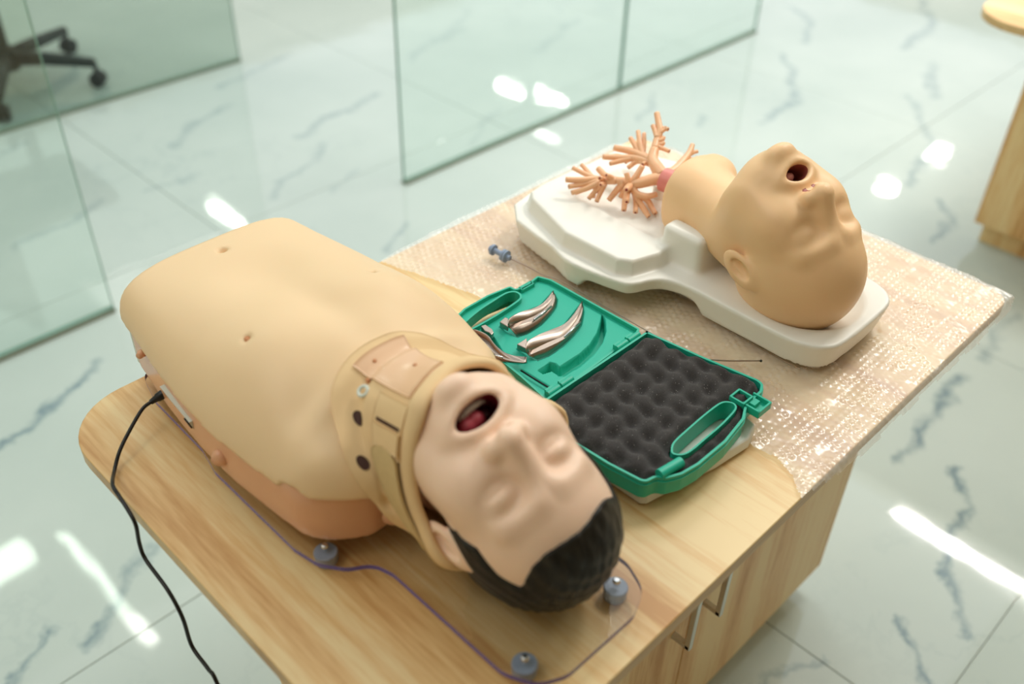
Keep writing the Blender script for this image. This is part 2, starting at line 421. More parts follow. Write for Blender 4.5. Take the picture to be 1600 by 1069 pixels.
M_shell = princ('torso_vinyl', srgb(238, 207, 165), 0.42, spec=0.35, sss=0.12, var=(3, .02), bump=(900, .04, .0004))
M_face = princ('face_vinyl', srgb(249, 214, 188), 0.40, spec=0.38, sss=0.15, var=(6, .02), bump=(900, .04, .0004))
M_pink = princ('pink_base_vinyl', srgb(226, 172, 136), 0.25, spec=0.5, sss=0.1, var=(6, .03))
M_dimple = princ('dimple_vinyl', srgb(205, 140, 95), 0.5, var=(50, .05))
M_mouth = princ('mouth_lining', srgb(118, 34, 44), 0.3, var=(60, .15), coat=0.3)
M_tongue = princ('tongue_rubber', srgb(196, 78, 92), 0.25, var=(80, .1), coat=0.5)
M_teeth = princ('teeth_plastic', srgb(214, 205, 196), 0.25, var=(50, .05))
M_head2 = princ('airway_head_vinyl', srgb(246, 205, 158), 0.38, spec=0.4, sss=0.15, var=(5, .025), bump=(900, .04, .0004))
M_mouth2 = princ('pale_mouth_lining', srgb(160, 84, 74), 0.35, var=(60, .1))
M_tongue2 = princ('pale_tongue_rubber', srgb(214, 150, 140), 0.3, var=(60, .05))
M_bronch = princ('bronchial_rubber', srgb(246, 192, 150), 0.28, spec=0.5, sss=0.1, var=(30, .05))
M_red = princ('airway_opening_red', srgb(150, 50, 46), 0.5, var=(60, .1))
M_ring = princ('trachea_ring_pink', srgb(226, 140, 132), 0.35, sss=0.2, var=(20, .04))
M_white = princ('white_abs', srgb(240, 238, 230), 0.32, spec=0.5, var=(4, .01))
M_foamcollar = princ('collar_foam', srgb(232, 200, 154), 0.75, spec=0.2, var=(40, .05), bump=(500, .25, .0006))
M_collarpl = princ('collar_plastic', srgb(232, 190, 152), 0.18, spec=0.6, var=(15, .03))
M_strap = princ('collar_strap', srgb(208, 182, 134), 0.85, spec=0.15, var=(200, .08), bump=(1200, .4, .0004))
M_dark = princ('hole_shade', srgb(70, 42, 34), 0.7, var=(50, .1))  # dark colour painted as the shade inside openings
M_green = princ('green_case_plastic', srgb(34, 178, 150), 0.36, spec=0.45, var=(15, .03), bump=(700, .08, .0003))
M_green_in = princ('green_moulded_insert', srgb(40, 180, 154), 0.5, spec=0.4, var=(15, .03), bump=(1000, .15, .0003))
M_steel = princ('satin_steel', srgb(160, 146, 136), 0.30, metal=1.0, var=(40, .12), bump=(600, .06, .0003))
M_chrome = princ('brushed_handle_metal', srgb(206, 204, 196), 0.32, metal=0.85, var=(40, .05))
M_blacksteel = princ('blackened_steel', srgb(30, 40, 38), 0.4, metal=0.6, var=(40, .1))
M_black = princ('black_plastic', srgb(18, 18, 20), 0.38, var=(20, .1))
M_charcoal = princ('charcoal_plastic', srgb(40, 46, 46), 0.45, var=(10, .1))
M_foot = princ('grey_rubber', srgb(158, 170, 190), 0.45, var=(60, .08))
M_screw = princ('screw_steel', srgb(215, 218, 222), 0.2, metal=1.0, var=(40, .05))
M_plate = clear('clear_acrylic', (0.93, 0.93, 0.93, 1), 0.02, 0.02)
M_plate_edge = princ('acrylic_edge_violet', srgb(98, 88, 168), 0.15, spec=0.6, alpha=1.0, var=(12, .25))
M_label = princ('white_port_label', srgb(214, 222, 214), 0.4, var=(60, .05))
M_hub = princ('blue_grey_hub', srgb(140, 156, 182), 0.3, var=(60, .08))
M_pouch = princ('white_pouch', srgb(222, 224, 216), 0.45, var=(20, .04), bump=(60, .3, .002))
M_hair = None
def hair_mat():
    N = NT('moulded_black_hair'); P = N.obj()
    mp = N.n('ShaderNodeMapping', i_Vector=P); mp.inputs['Scale'].default_value = (1, .18, .3)
    n = N.n('ShaderNodeTexNoise', i_Vector=mp.outputs[0], i_Scale=160.0, i_Detail=4.0)
    col = N.ramp(n.outputs[0], [(0.3, srgb(16, 15, 13)), (0.75, srgb(46, 42, 35))])
    p = N.n('ShaderNodeBsdfPrincipled'); N.link(col, p.inputs[0]); p.inputs['Roughness'].default_value = 0.45; p.inputs['Specular IOR Level'].default_value = 0.28
    bp = N.n('ShaderNodeBump', i_Strength=0.9, i_Distance=0.003, i_Height=n.outputs[0]); N.link(bp.outputs[0], p.inputs['Normal'])
    N.link(p.outputs[0], N.out.inputs[0]); return N.m
M_hair = hair_mat()
def foam_mat():
    N = NT('black_egg_crate_foam'); P = N.obj()
    v = N.n('ShaderNodeTexNoise', i_Vector=P, i_Scale=1500.0, i_Detail=2.0)
    sp = N.n('ShaderNodeTexVoronoi', i_Vector=P, i_Scale=420.0)
    spk = N.math('MULTIPLY', N.math('LESS_THAN', sp.outputs['Distance'], 0.13), N.math('GREATER_THAN', N.n('ShaderNodeSeparateColor', i_0=sp.outputs['Color']).outputs[0], 0.72))
    mx = N.n('ShaderNodeMix', data_type='RGBA'); N.link(spk, mx.inputs[0]); N.link(N.ramp(v.outputs[0], [(0.3, srgb(44, 42, 42)), (0.7, srgb(74, 71, 70))]), mx.inputs[6]); mx.inputs[7].default_value = srgb(190, 186, 180)
    p = N.n('ShaderNodeBsdfPrincipled'); N.link(mx.outputs[2], p.inputs[0]); p.inputs['Roughness'].default_value = 0.95; p.inputs['Specular IOR Level'].default_value = 0.15
    p.inputs['Sheen Weight'].default_value = 0.15
    bp = N.n('ShaderNodeBump', i_Strength=0.6, i_Distance=0.0012, i_Height=v.outputs[0]); N.link(bp.outputs[0], p.inputs['Normal'])
    N.link(p.outputs[0], N.out.inputs[0]); return N.m
M_foam = foam_mat()
M_wrap = clear('bubble_wrap_film', (0.975, 0.97, 0.96, 1), 0.02, 0.21, 0.31, (0.97, 0.93, 0.88, 1))

# ------------------------------------------------------------------ the room
X0, X1, Y0, Y1 = -1.3, 12.6, -1.2, 9.4  # left and front bounds pulled close to shape the light
def slab(name, lo, hi, mat, parent=None, kind='structure', **kw):
    bm = bmesh.new(); box(bm, [(a + b) / 2 for a, b in zip(lo, hi)], [(b - a) / 2 for a, b in zip(lo, hi)])
    o = from_bm(name, bm, mat, parent, keep=(0, 0, 0) if parent is None else None, **kw)
    if kind and parent is None: o['kind'] = kind
    return o
floor = slab('floor', (X0, Y0, -0.06), (X1, Y1, -0.006), M_grout)
slab('ceiling_light_block', (X0, Y0, CEIL), (X1, 0.35, CEIL + 0.05), M_ceil)  # unseen strip over the camera side, shaped to dim its light
slab('wall_left', (X0 - 0.05, Y0, 0), (X0, Y1, CEIL), M_wall)  # unseen wall set close and pale to bounce fill light
slab('wall_right', (X1, Y0, 0), (X1 + 0.05, Y1, CEIL), M_wall)
slab('wall_back', (X0, Y1, 0), (X1, Y1 + 0.05, CEIL), M_wall)
slab('wall_front_light_block', (X0, Y0 - 0.05, 0), (X1, Y0, CEIL), princ('light_cut_brown_paint', srgb(150, 128, 98), 0.8, var=(2, .03)))  # unseen wall set close and dark to cut light on the doors
PIT = 1.118; tx0, ty0 = 1.163, 0.117
tile_me = None
i0, i1 = math.floor((X0 - tx0) / PIT), math.ceil((X1 - tx0) / PIT); j0, j1 = math.floor((Y0 - ty0) / PIT), math.ceil((Y1 - ty0) / PIT)
bm = bmesh.new(); box(bm, (PIT / 2, PIT / 2, -0.006), (PIT / 2 - 0.0009, PIT / 2 - 0.0009, 0.006))
bmesh.ops.bevel(bm, geom=[e for e in bm.edges], offset=0.0006, segments=1, affect='EDGES')
tile_me = bpy.data.meshes.new('tile'); bm.to_mesh(tile_me); bm.free(); tile_me.materials.append(M_floor)
for i in range(i0, i1):
    for j in range(j0, j1):
        x, y = tx0 + i * PIT, ty0 + j * PIT
        if x < X0 or x + PIT > X1 or y < Y0 or y + PIT > Y1: continue
        o = bpy.data.objects.new('tile', tile_me); COL.objects.link(o); o.parent = floor; o.location = (x, y, 0)
        m = 0.08; vs = [v for v in VE if max(v[0][0], v[1][0]) > x - m and min(v[0][0], v[1][0]) < x + PIT + m and max(v[0][1], v[1][1]) > y - m and min(v[0][1], v[1][1]) < y + PIT + m]
        if vs: o.material_slots[0].link = 'OBJECT'; o.material_slots[0].material = floor_mat(vs)
# glass partitions
def pane(parent, mg, x0, x1, y, z0=0.012, z1=2.6, th=0.006):
    bm = bmesh.new(); box(bm, ((x0 + x1) / 2, y, (z0 + z1) / 2), ((x1 - x0) / 2, th, (z1 - z0) / 2))
    for f in bm.faces:
        f.material_index = 0 if abs(f.normal.y) > 0.5 else 1
    return from_bm('glass_pane', bm, [mg, M_glass_edge], parent)
for yy, spans, lab in ((2.205, ((-1.2, -0.2), (-0.195, 0.748), (1.752, 2.83), (2.836, 3.76)), 'near'), (3.43, ((-1.6, 0.15), (0.155, 1.92)), 'far')):
    gp = empty('wall_glass_' + lab, (0, yy, 0), kind='structure'); gp['_w'] = (0, yy, 0)
    for a, b in spans:
        pane(gp, M_glass if lab == 'near' else M_glass2, a, b, yy)
    for a, b in ([(-1.2, 0.748), (1.752, 3.76)] if lab == 'near' else [(-1.6, 1.92)]):
        bm = bmesh.new(); box(bm, ((a + b) / 2, yy, 0.005), ((b - a) / 2, 0.012, 0.005)); from_bm('floor_seal', bm, princ('seal_grey', srgb(128, 136, 120), 0.6, var=(8, .1)), gp)

# ------------------------------------------------------------------ tables
def rect_round(x0, x1, y0, y1, rs, n=10):
    out = []
    for (cx, cy, r, a0) in ((x1, y1, rs[0], 0), (x0, y1, rs[1], 90), (x0, y0, rs[2], 180), (x1, y0, rs[3], 270)):
        ccx = cx - r if a0 in (0, 270) else cx + r; ccy = cy - r if a0 in (0, 90) else cy + r
        for k in range(n + 1):
            a = math.radians(a0 + 90 * k / n); out.append((ccx + r * math.cos(a), ccy + r * math.sin(a)))
    return np.array(out)
def table(name, loc, label, top, cab, doors=True, mat_top=None):
    t = thing(name, loc, label, 'table')
    P = top; v, f = prism(P, TT - 0.020, TT)
    mi = [1] * len(P) + [0, 0]
    o = mesh_obj('tabletop', v, f, [M_wood_top, M_wood_edge], t, smooth=False, mi=mi); autosmooth(o, 30); bevel(o, 0.0012, 2, 60)
    x0, x1, y0, y1 = cab
    bm = bmesh.new(); box(bm, ((x0 + x1) / 2, (y0 + y1) / 2, (0.07 + TT - 0.020) / 2), ((x1 - x0) / 2, (y1 - y0) / 2, (TT - 0.090) / 2))
    bevel(from_bm('cabinet_body', bm, M_wood_vert, t), 0.001)
    bm = bmesh.new(); box(bm, ((x0 + x1) / 2, (y0 + y1) / 2, 0.035), ((x1 - x0) / 2 - 0.035, (y1 - y0) / 2 - 0.02, 0.035))
    from_bm('plinth', bm, M_wood_vert, t)
    return t
# handle / door pixel anchors: hinge gap between the two doors and handle feet
TX0, TX1, TY0, TY1 = 0.226, 1.325, 0.286, 0.976
tb = table('workbench_table', (0.78, 0.63, 0), 'light wood cabinet table in the foreground carrying the manikins and green case', rect_round(TX0, TX1, TY0, TY1, (0.03, 0.085, 0.085, 0.03)), (0.39, 1.296, 0.428, 0.88))
YF = 0.428
dgap = UX  # doors meet where the photo shows the gap
def uy(px, py, y):
    r = RW @ np.array([(px - 800) / FPX, -(py - 534.5) / FPX, -1.0]); t = (y - CAM[1]) / r[1]; p = CAM + t * r; return tuple(float(q) for q in p)
gx = uy(1060, 1050, YF - 0.016)[0]
for k, (a, b) in enumerate(((0.392, gx - 0.0015), (gx + 0.0015, 1.294))):
    bm = bmesh.new(); box(bm, ((a + b) / 2, YF - 0.008, (0.075 + TT - 0.032) / 2), ((b - a) / 2, 0.008, (TT - 0.107) / 2))
    d = from_bm('door', bm, M_wood_vert, tb); bevel(d, 0.001)
    hp = (1052, 992) if k == 0 else (1100, 940)
    hx, _, hz = uy(*hp, YF - 0.016); L = 0.105
    pts = [(hx, YF - 0.014, hz), (hx, YF - 0.040, hz), (hx, YF - 0.044, hz + 0.004), (hx, YF - 0.044, hz + L - 0.004), (hx, YF - 0.040, hz + L), (hx, YF - 0.014, hz + L)]
    bm = bmesh.new(); s = 0.0045
    box(bm, (hx, YF - 0.030, hz), (s, 0.0165, s)); box(bm, (hx, YF - 0.030, hz + L), (s, 0.0165, s)); box(bm, (hx, YF - 0.043, hz + L / 2), (s, s, L / 2 + s))
    h = from_bm('handle', bm, M_chrome, d, label='brushed steel bar handle'); bevel(h, 0.0012)
t2 = table('side_table', (3.1, 0.4, 0), 'second light wood cabinet table cut off by the upper right corner', rect_round(2.42, 3.9, -0.25, 0.86, (0.02, 0.12, 0.12, 0.02)), (2.77, 3.8, -0.1, 0.775))
bm = bmesh.new(); box(bm, (3.3, 0.55, TT + 0.012), (0.62, 0.22, 0.012)); o = from_bm('folder', bm, M_charcoal); tag(o, 'dark flat folder on the second table at upper right edge', 'folder'); bevel(o, 0.004)

# ------------------------------------------------------------------ office chair base behind the far glass
ch = thing('office_chair', (1.165, 3.76, 0), 'black five-star office chair base behind the far glass at upper left', 'chair')
hub = np.array([1.165, 3.81, 0.09])
bm = bmesh.new(); cyl(bm, hub - [0, 0, .03], hub + [0, 0, .05], 0.045, 0.038); cyl(bm, hub + [0, 0, .05], hub + [0, 0, .36], 0.025); o = from_bm('gas_lift', bm, M_charcoal, ch, smooth=False); autosmooth(o)
bm = bmesh.new(); box(bm, (hub[0] - .02, hub[1] + .04, 0.49), (0.24, 0.24, 0.035)); o = from_bm('seat', bm, M_charcoal, ch); bevel(o, 0.03, 4)
bm = bmesh.new(); box(bm, (hub[0] - .26, hub[1] + .1, 0.78), (0.025, 0.22, 0.22), 0.2); o = from_bm('backrest', bm, M_charcoal, ch); bevel(o, 0.02, 4)
a0 = math.atan2(3.52 - hub[1], 1.45 - hub[0])
for k in range(5):
    a = a0 + k * 2 * math.pi / 5; dx, dy = math.cos(a), math.sin(a); e = hub + np.array([dx, dy, 0]) * 0.33
    v, f = tube([hub + [0, 0, .01], hub + np.array([dx, dy, 0]) * .15 + [0, 0, .012], e], [0.032, 0.026, 0.019], 8); lg = mesh_obj('leg', v, f, M_charcoal, ch)
    bm = bmesh.new()
    for sgn in (-1, 1):
        c = Vector((e[0], e[1], 0.029)) + Vector((-dy, dx, 0)) * 0.013 * sgn; cyl(bm, c - Vector((-dy, dx, 0)) * .009, c + Vector((-dy, dx, 0)) * .009, 0.028, seg=16)
    cyl(bm, (e[0], e[1], .03), (e[0], e[1], .085), 0.009); o = from_bm('caster', bm, M_black, lg); autosmooth(o)

# ------------------------------------------------------------------ bubble wrap
def fbm(X, Y, seed, octs=((6, .5), (14, .3), (33, .2))):
    r = np.random.default_rng(seed); Z = 0
    for fr, am in octs:
        for _ in range(4):
            a = r.uniform(0, 2 * math.pi); p = r.uniform(0, 6.3, 2)
            u = X * math.cos(a) + Y * math.sin(a); Z = Z + am * np.sin(fr * u + p[0] + 1.3 * np.sin(fr * .6 * (Y * math.cos(a) - X * math.sin(a)) + p[1])) / 4
    return Z
WR = np.array([T(*p, 0.004)[:2] for p in ((592, 408), (625, 388), (760, 322), (960, 225), (1060, 222), (1180, 270), (1340, 345), (1592, 450))] +
              [(1.30, .274), (1.24, .2765), (1.20, 0.2735), (1.15, .2765), (1.12, .274), (1.05, 0.277), (1.0, .2745), (.97, .277), (0.90, 0.275), (.83, .278)] + [T(*p, 0.004)[:2] for p in ((1250, 781), (1238, 745), (1212, 716), (1160, 690), (1120, 690), (1000, 560), (760, 470))])
RIM0 = np.array([(.935, .88), (.905, .815), (.905, .76), (.975, .75), (.975, .54), (.955, .512), (.955, .41), (.985, .385), (1.10, .373), (1.133, .396), (1.139, .579), (1.20, .655), (1.211, .727), (1.155, .897)])
CASE0 = np.array([(.60, .57), (.62, .41), (.635, .39), (.74, .365), (.84, .40), (.822, .57), (.822, .755), (.66, .78)])
def wrap():
    h = 0.0021; xs = np.arange(WR[:, 0].min() - .004, WR[:, 0].max() + .006, h); ys = np.arange(WR[:, 1].min() - .006, WR[:, 1].max() + .006, h)
    X, Y = np.meshgrid(xs, ys, indexing='ij'); sd = sd_poly(WR, X, Y)
    p = 0.0105; jj = np.round(Y / (p * .866)); xo = X + (jj % 2) * p / 2
    dx = xo - np.round(xo / p) * p; dy = Y - jj * p * .866; r2 = dx * dx + dy * dy
    rr = 0.0044
    dome = np.clip(1 - r2 / rr ** 2, 0, 1) ** .8 * 0.0021
    crease = np.clip(fbm(X, Y, 3, ((9, .6), (22, .4))), -1, 1)
    flatn = np.clip(0.55 + 1.6 * fbm(X, Y, 9, ((60, .5), (140, .5))), 0.1, 1)
    Z = 0.0035 + dome * flatn + 0.0045 * np.abs(crease) ** 1.0 + 0.0022 * fbm(X, Y, 5, ((75, .5), (180, .5)))
    nb = 0.006 * np.exp(-((X - 1.19) / .03) ** 2 - ((Y - .39 - .5 * (X - 1.19)) / .012) ** 2) * 0
    # keep it low beneath the things lying on it
    for pp in (RIM0, CASE0):
        s_ = sd_poly(pp, X, Y); wq = np.clip(.5 + s_ / .006, 0, 1); Z = 0.0020 + (Z - .0020) * wq
    # droop over the table edge
    drop = np.clip((TY0 - .001 - Y), 0, 1) + np.clip((X - TX1 - .001), 0, 1)
    Z = Z - 1.5 * drop + 0.003 * fbm(X, Y, 21, ((120, .5), (300, .5))) * (drop > .002)
    Z = np.maximum(Z, np.where(drop > 0, -0.05, 0.0015)) + TT
    ins = sd < 0; idx = -np.ones(X.shape, int); keep = ins.copy(); idx[keep] = np.arange(keep.sum())
    q = np.stack([idx[:-1, :-1], idx[1:, :-1], idx[1:, 1:], idx[:-1, 1:]], -1).reshape(-1, 4); q = q[(q >= 0).all(1)]
    V = np.stack([X[keep], Y[keep], Z[keep]], 1)
    # short frayed hem that hangs past the front edge
    o = mesh_obj('bubble_wrap', V, q, M_wrap); return tag(o, 'crumpled clear bubble wrap sheet spread under the white tray and over the table corner', 'bubble wrap')
wrap()

# ------------------------------------------------------------------ CPR / trauma manikin (foreground)
man = thing('training_manikin', (0.45, 0.65, TT), 'half-body training manikin with black moulded hair lying in the foreground', 'manikin')
def sm_interp(xs, ys, v): return np.interp(v, xs, ys)
from_y = [0.54, 0.60, 0.66, 0.72, 0.79, 0.87, 0.94, 1.0]
cW = [0.133, 0.143, 0.151, 0.156, 0.155, 0.146, 0.136, 0.130]
cC = [0.457, 0.459, 0.461, 0.462, 0.463, 0.464, 0.466, 0.468]
cT = [0.135, 0.168, 0.184, 0.186, 0.178, 0.160, 0.149, 0.146]
def smt(a): return np.interp(np.linspace(0, 1, 200), np.linspace(0, 1, len(a)), a)
_yy = np.linspace(0.5, 1.02, 300)
def smooth_curve(vals):
    c = np.interp(_yy, from_y, vals); k = np.ones(31) / 31; cp = np.pad(c, 15, mode='edge'); return np.convolve(cp, k, 'valid')
sW, sC, sT = smooth_curve(cW), smooth_curve(cC), smooth_curve(cT)
def torso_core(X, Y, Z, dw=0.0):
    Wd = np.interp(Y, _yy, sW) + dw; C = np.interp(Y, _yy, sC); Tp = np.interp(Y, _yy, sT) + dw
    xr = X - C
    g = lambda cx, cy, sx, sy: np.exp(-((xr - cx) / sx) ** 2 - ((Y - cy) / sy) ** 2)
    Tp = Tp + 0.010 * (g(-.078, .715, .055, .055) + g(.078, .715, .055, .055)) - 0.007 * g(0, .70, .022, .09) - 0.006 * g(0, .83, .05, .05)
    Tp = Tp + 0.004 * g(-.07, .86, .04, .06) + 0.004 * g(.07, .86, .04, .06) + .004 * g(0, .93, .07, .04)
    Tp = Tp - 0.008 * (g(-.105, .625, .03, .03) + g(.105, .625, .03, .03)) + 0.005 * (g(-.07, .615, .05, .012) + g(.07, .615, .05, .012))
    zc = 0.072; H = np.where(Z > zc, Tp - zc, 0.12); n = 2.55 + 1.2 * np.clip((Y - .80) / .15, 0, 1)
    q = (np.abs(xr / Wd) ** n + np.abs((Z - zc) / H) ** n) ** (1 / n)
    return (q - 1) * 0.10
def torso_shell(X, Y, Z):
    d = torso_core(X, Y, Z)
    d = si(d, Y - 0.985 + 0.10 * np.maximum(0.12 - Z, 0), 0.012)
    sh = 0.540 - Y + 0.75 * np.maximum(np.abs(X - .457) - .080, 0)
    d = si(d, sh, 0.028)
    nk = cone(X, Y, Z, (0.457, 0.67, 0.118), (0.462, 0.53, 0.112), 0.058, 0.050); d = su(d, nk, 0.035)
    edge = 0.090
    d = si(d, edge - Z, 0.004)
    for sx in (-1, 1):   # arm notches
        d = ss(d, cone(X, Y, Z, (0.457 + sx * .132, .606, .084), (0.457 + sx * .2, .606, .084), .016, .019), 0.004)
    for (cx, cy, r) in ((0.370 + .004, .742, .0032), (.541, .744, .0032)):
        z0 = .186; d = ss(d, cone(X, Y, Z, (cx, cy, z0 - .03), (cx, cy, z0 + .03), r, r), 0.004)
    d = ss(d, ell(X, Y, Z, (.462, .938, .152), (.0065, .005, .010)), 0.004)
    return d
P_, F_ = nets(torso_shell, (0.27, 0.50, 0.035), (0.64, 1.0, 0.215), 0.0042)
P_[:, 2] += TT
mesh_obj('chest_skin', P_, F_, M_shell, man)
def torso_base(X, Y, Z):
    d = torso_core(X, Y, Z, -0.004)
    d = si(d, Y - 0.966, 0.01); d = si(d, 0.553 - Y + .5 * np.maximum(np.abs(X - .457) - .08, 0), 0.03)
    d = si(d, 0.025 - Z, 0.006); d = si(d, Z - 0.112, 0.004)
    d = su(d, cone(X, Y, Z, (.457, .60, .075), (.47, .52, .07), .05, .045), .02)
    return si(d, 0.025 - Z, .004)
P_, F_ = nets(torso_base, (0.28, 0.49, 0.015), (0.63, 0.99, 0.13), 0.0045); P_[:, 2] += TT
mesh_obj('underbody', P_, F_, M_pink, man, label='glossy pink lower body shell')
mesh_obj('navel', *tube([(.462, .938, TT + .135), (.462, .938, TT + .1435)], .0055, 14), M_dimple, man)
for cx, cy, tz in ((.374, .742, .1772), (.541, .744, .1772)):
    mesh_obj('nipple_mark', *tube([(cx, cy, TT + tz - .01), (cx, cy, TT + tz)], .0036, 12), M_dimple, man)
# latch nubs along the seam
for px, py, z, r in ((220, 553, .084, .0050), (324, 656, .083, .0060), (343, 716, .062, .010), (524, 778, .078, .006), (563, 812, .045, .007), (613, 806, .055, .012)):
    x, y, zz = T(px, py, z); mesh_obj('fastening_nub', *tube([(x + .020, y + .006, zz - .004), (x, y, zz), (x - .004, y - .003, zz)], [r, r, r * .75], 14), M_pink, man)
# port panel
pa = np.array(T(254, 601, .078)); pb = np.array(T(300, 657, .076)); off = np.array([-.004, -.001, 0])
up = np.array([.006, .002, -.020])
pv = [pa + off, pb + off, pb + off + up, pa + off + up]; pv = pv + [p + np.array([.012, 0, 0]) for p in pv]
mesh_obj('port_panel', pv, [[0, 1, 2, 3], [7, 6, 5, 4], [0, 4, 5, 1], [1, 5, 6, 2], [2, 6, 7, 3], [3, 7, 4, 0]], M_label, man, smooth=False, label='white connector panel with socket')
s0 = pa + (pb - pa) * .80 + off + up * .25 + [-.002, 0, 0]; mesh_obj('power_switch', [s0, s0 + (pb - pa) * .14, s0 + (pb - pa) * .14 + up * .5, s0 + up * .5] + [q + np.array([.006, 0, 0]) for q in (s0, s0 + (pb - pa) * .14, s0 + (pb - pa) * .14 + up * .5, s0 + up * .5)],
    [[0, 1, 2, 3], [7, 6, 5, 4], [0, 4, 5, 1], [1, 5, 6, 2], [2, 6, 7, 3], [3, 7, 4, 0]], M_black, man, smooth=False)
bm = bmesh.new(); box(bm, (.468, .969, TT + .062), (.128, .003, .034)); bevel(from_bm('end_plate', bm, M_label, man, label='pale end plate below the waist'), .001)
# acrylic board
PL = [(.335, .955), (.322, .90), (.319, .79), (.3105, .75), (.310, .60), (.316, .568), (.333, .543), (.356, .529), (.362, .505), (.362, .352), (.376, .322), (.402, .309), (.495, .308), (.526, .321), (.539, .352), (.540, .505), (.548, .53), (.58, .543), (.598, .57), (.602, .62), (.602, .955)]
PLr = round_poly(PL, [.02] + [.02] * 3 + [.03] * 14 + [.02] * 3, 5); PLr = ccw(PLr)
v, f = prism(PLr, TT + .016, TT + .0222); mi = [1] * len(PLr) + [0, 0]
bd = mesh_obj('acrylic_board', v, f, [M_plate, M_plate_edge], man, smooth=False, mi=mi, label='clear acrylic mounting board with violet edges'); autosmooth(bd, 50)
for px, py in ((508, 857), (963, 912), (820, 1032), None, None) if False else ((508, 857), (963, 912), (820, 1032)):
    x, y, _ = T(px, py, .020)
    bm = bmesh.new(); cyl(bm, (x, y, TT + .0005), (x, y, TT + .0158), .0115, .0125, 28); ft = from_bm('rubber_foot', bm, M_foot, bd); autosmooth(ft); bevel(ft, .0015)
    bm = bmesh.new(); cyl(bm, (x, y, TT + .0222), (x, y, TT + .0262), .0042, .0034, 16); ft2 = from_bm('screw', bm, M_screw, bd); autosmooth(ft2); bevel(ft2, .001)

# ---- heads
def pose_mat(p):
    tx, ty, tz, a, b, g, s = p
    A = np.array([[1, 0, 0], [0, 0, -1], [0, 1, 0]], float)
    ca, sa, cg, sg, cb, sb = math.cos(a), math.sin(a), math.cos(g), math.sin(g), math.cos(b), math.sin(b)
    Rx = np.array([[1, 0, 0], [0, ca, -sa], [0, sa, ca]]); Ry = np.array([[cg, 0, sg], [0, 1, 0], [-sg, 0, cg]]); Rz = np.array([[cb, -sb, 0], [sb, cb, 0], [0, 0, 1]])
    return Rz @ Ry @ Rx @ A * s, np.array([tx, ty, tz])
POSE1 = (0.464, 0.439, 0.112, 0.476, -0.054, -0.245, 0.993)
POSE2 = (1.02, 0.488, 0.126, 0.66, -0.171, -0.126, 0.992)
def to_world(P, pose):
    M, t = pose_mat(pose); Q = P @ M.T + t; Q[:, 2] += TT; return Q
def to_canon(p, pose):
    M, t = pose_mat(pose); return np.linalg.inv(M) @ (np.array(p, float) - t)
def skull(X, Y, Z):
    d = ell(X, Y, Z, (0, -.014, .030), (.0755, .096, .085))
    d = su(d, ell(X, Y, Z, (0, .022, -.030), (.063, .060, .082)), .03)
    return d
def head_sdf(X, Y, Z, kind):
    d = skull(X, Y, Z)
    ax = np.abs(X)
    d = su(d, ell(X, Y, Z, (0, .040, -.092), (.040, .040, .026)), .03)                      # jaw and chin
    d = su(d, ell(ax, Y, Z, (.048, .005, -.070), (.017, .045, .030)), .03)                  # jaw angle
    d = su(d, ell(ax, Y, Z, (.040, .047, -.030), (.024, .028, .026)), .03)                  # cheekbone
    d = su(d, cone(ax, Y, Z, (.012, .074, .020), (.044, .060, .020), .010, .008), .016)     # brow
    es = 1.0 if kind == 1 else .8
    d = ss(d, ell(ax, Y, Z, (.032, .086, .001), (.020, .017 * es, .0135)), .016)             # eye socket
    if kind == 1:
        d = su(d, ell(ax, Y, Z, (.032, .0628, -.001), (.0170, .0172, .0130)), .008)          # closed lid
        d = ss(d, cone(ax, Y, Z, (.021, .0800, -.0065), (.043, .0760, -.006), .0012, .0012), .004)
    else:
        d = su(d, ell(ax, Y, Z, (.032, .062, .000), (.017, .0135, .012)), .010)
    nk_ = 1.0 if kind == 1 else 1.12
    d = su(d, cone(X, Y, Z, (0, .073, .010), (0, .098, -.033), .0085, .0125 * nk_), .015)         # nose
    d = su(d, ell(ax, Y, Z, (.0135, .087, -.036), (.010, .012, .0095)), .008)
    nr = .0034 if kind == 1 else .0042
    d = ss(d, ell(ax, Y, Z, (.0075, .093, -.0465), (nr, .0065, nr * 1.2)), .003)            # nostrils
    d = ss(d, cone(X, Y, Z, (0, .0895, -.052), (0, .088, -.050), .002, .002), .006)
    # open mouth
    mw_, mh = (.0245, .0120) if kind == 1 else (.0180, .0105)
    mz = -.072; my = .078
    d = su(d, ell(X, Y, Z, (0, my - .012, mz), (mw_ + .012, .021, mh + .013)), .012)
    sx = np.sqrt((X / mw_) ** 2 + ((Z - mz) / (mh * (1 - .12 * (X / mw_) ** 2).clip(.5, 1))) ** 2)
    dm = (sx - 1) * mh * .8
    lip = np.abs(dm - .004) ; d = d - .0012 * np.exp(-(lip / .004) ** 2) * (Y > .04)
    cav = si(dm, .036 - Y, .006); d = ss(d, cav, .005)
    d = su(d, ell(X, Y, Z, (0, .074, -.105), (.017, .014, .011)), .015)                     # chin boss
    # ears
    ex, ey, ez = .074, -.016, -.006
    yy = (Y - ey) * math.cos(.18) - (Z - ez) * math.sin(.18); zz = (Y - ey) * math.sin(.18) + (Z - ez) * math.cos(.18)
    fl = ax - ex - .18 * (-(yy)) - .004
    e = np.sqrt((yy / .0185) ** 2 + ((zz) / .032) ** 2 + (fl / .0065) ** 2); de = (e - 1) * .0065
    de = ss(de, ell(ax, yy, zz, (ex + .006, .003, .000), (.0065, .009, .017)), .004)
    de = su(de, cone(ax, yy, zz, (ex + .003, -.003, .018), (ex + .003, -.002, -.012), .0028, .0028), .004)
    d = su(d, de, .006)
    return d
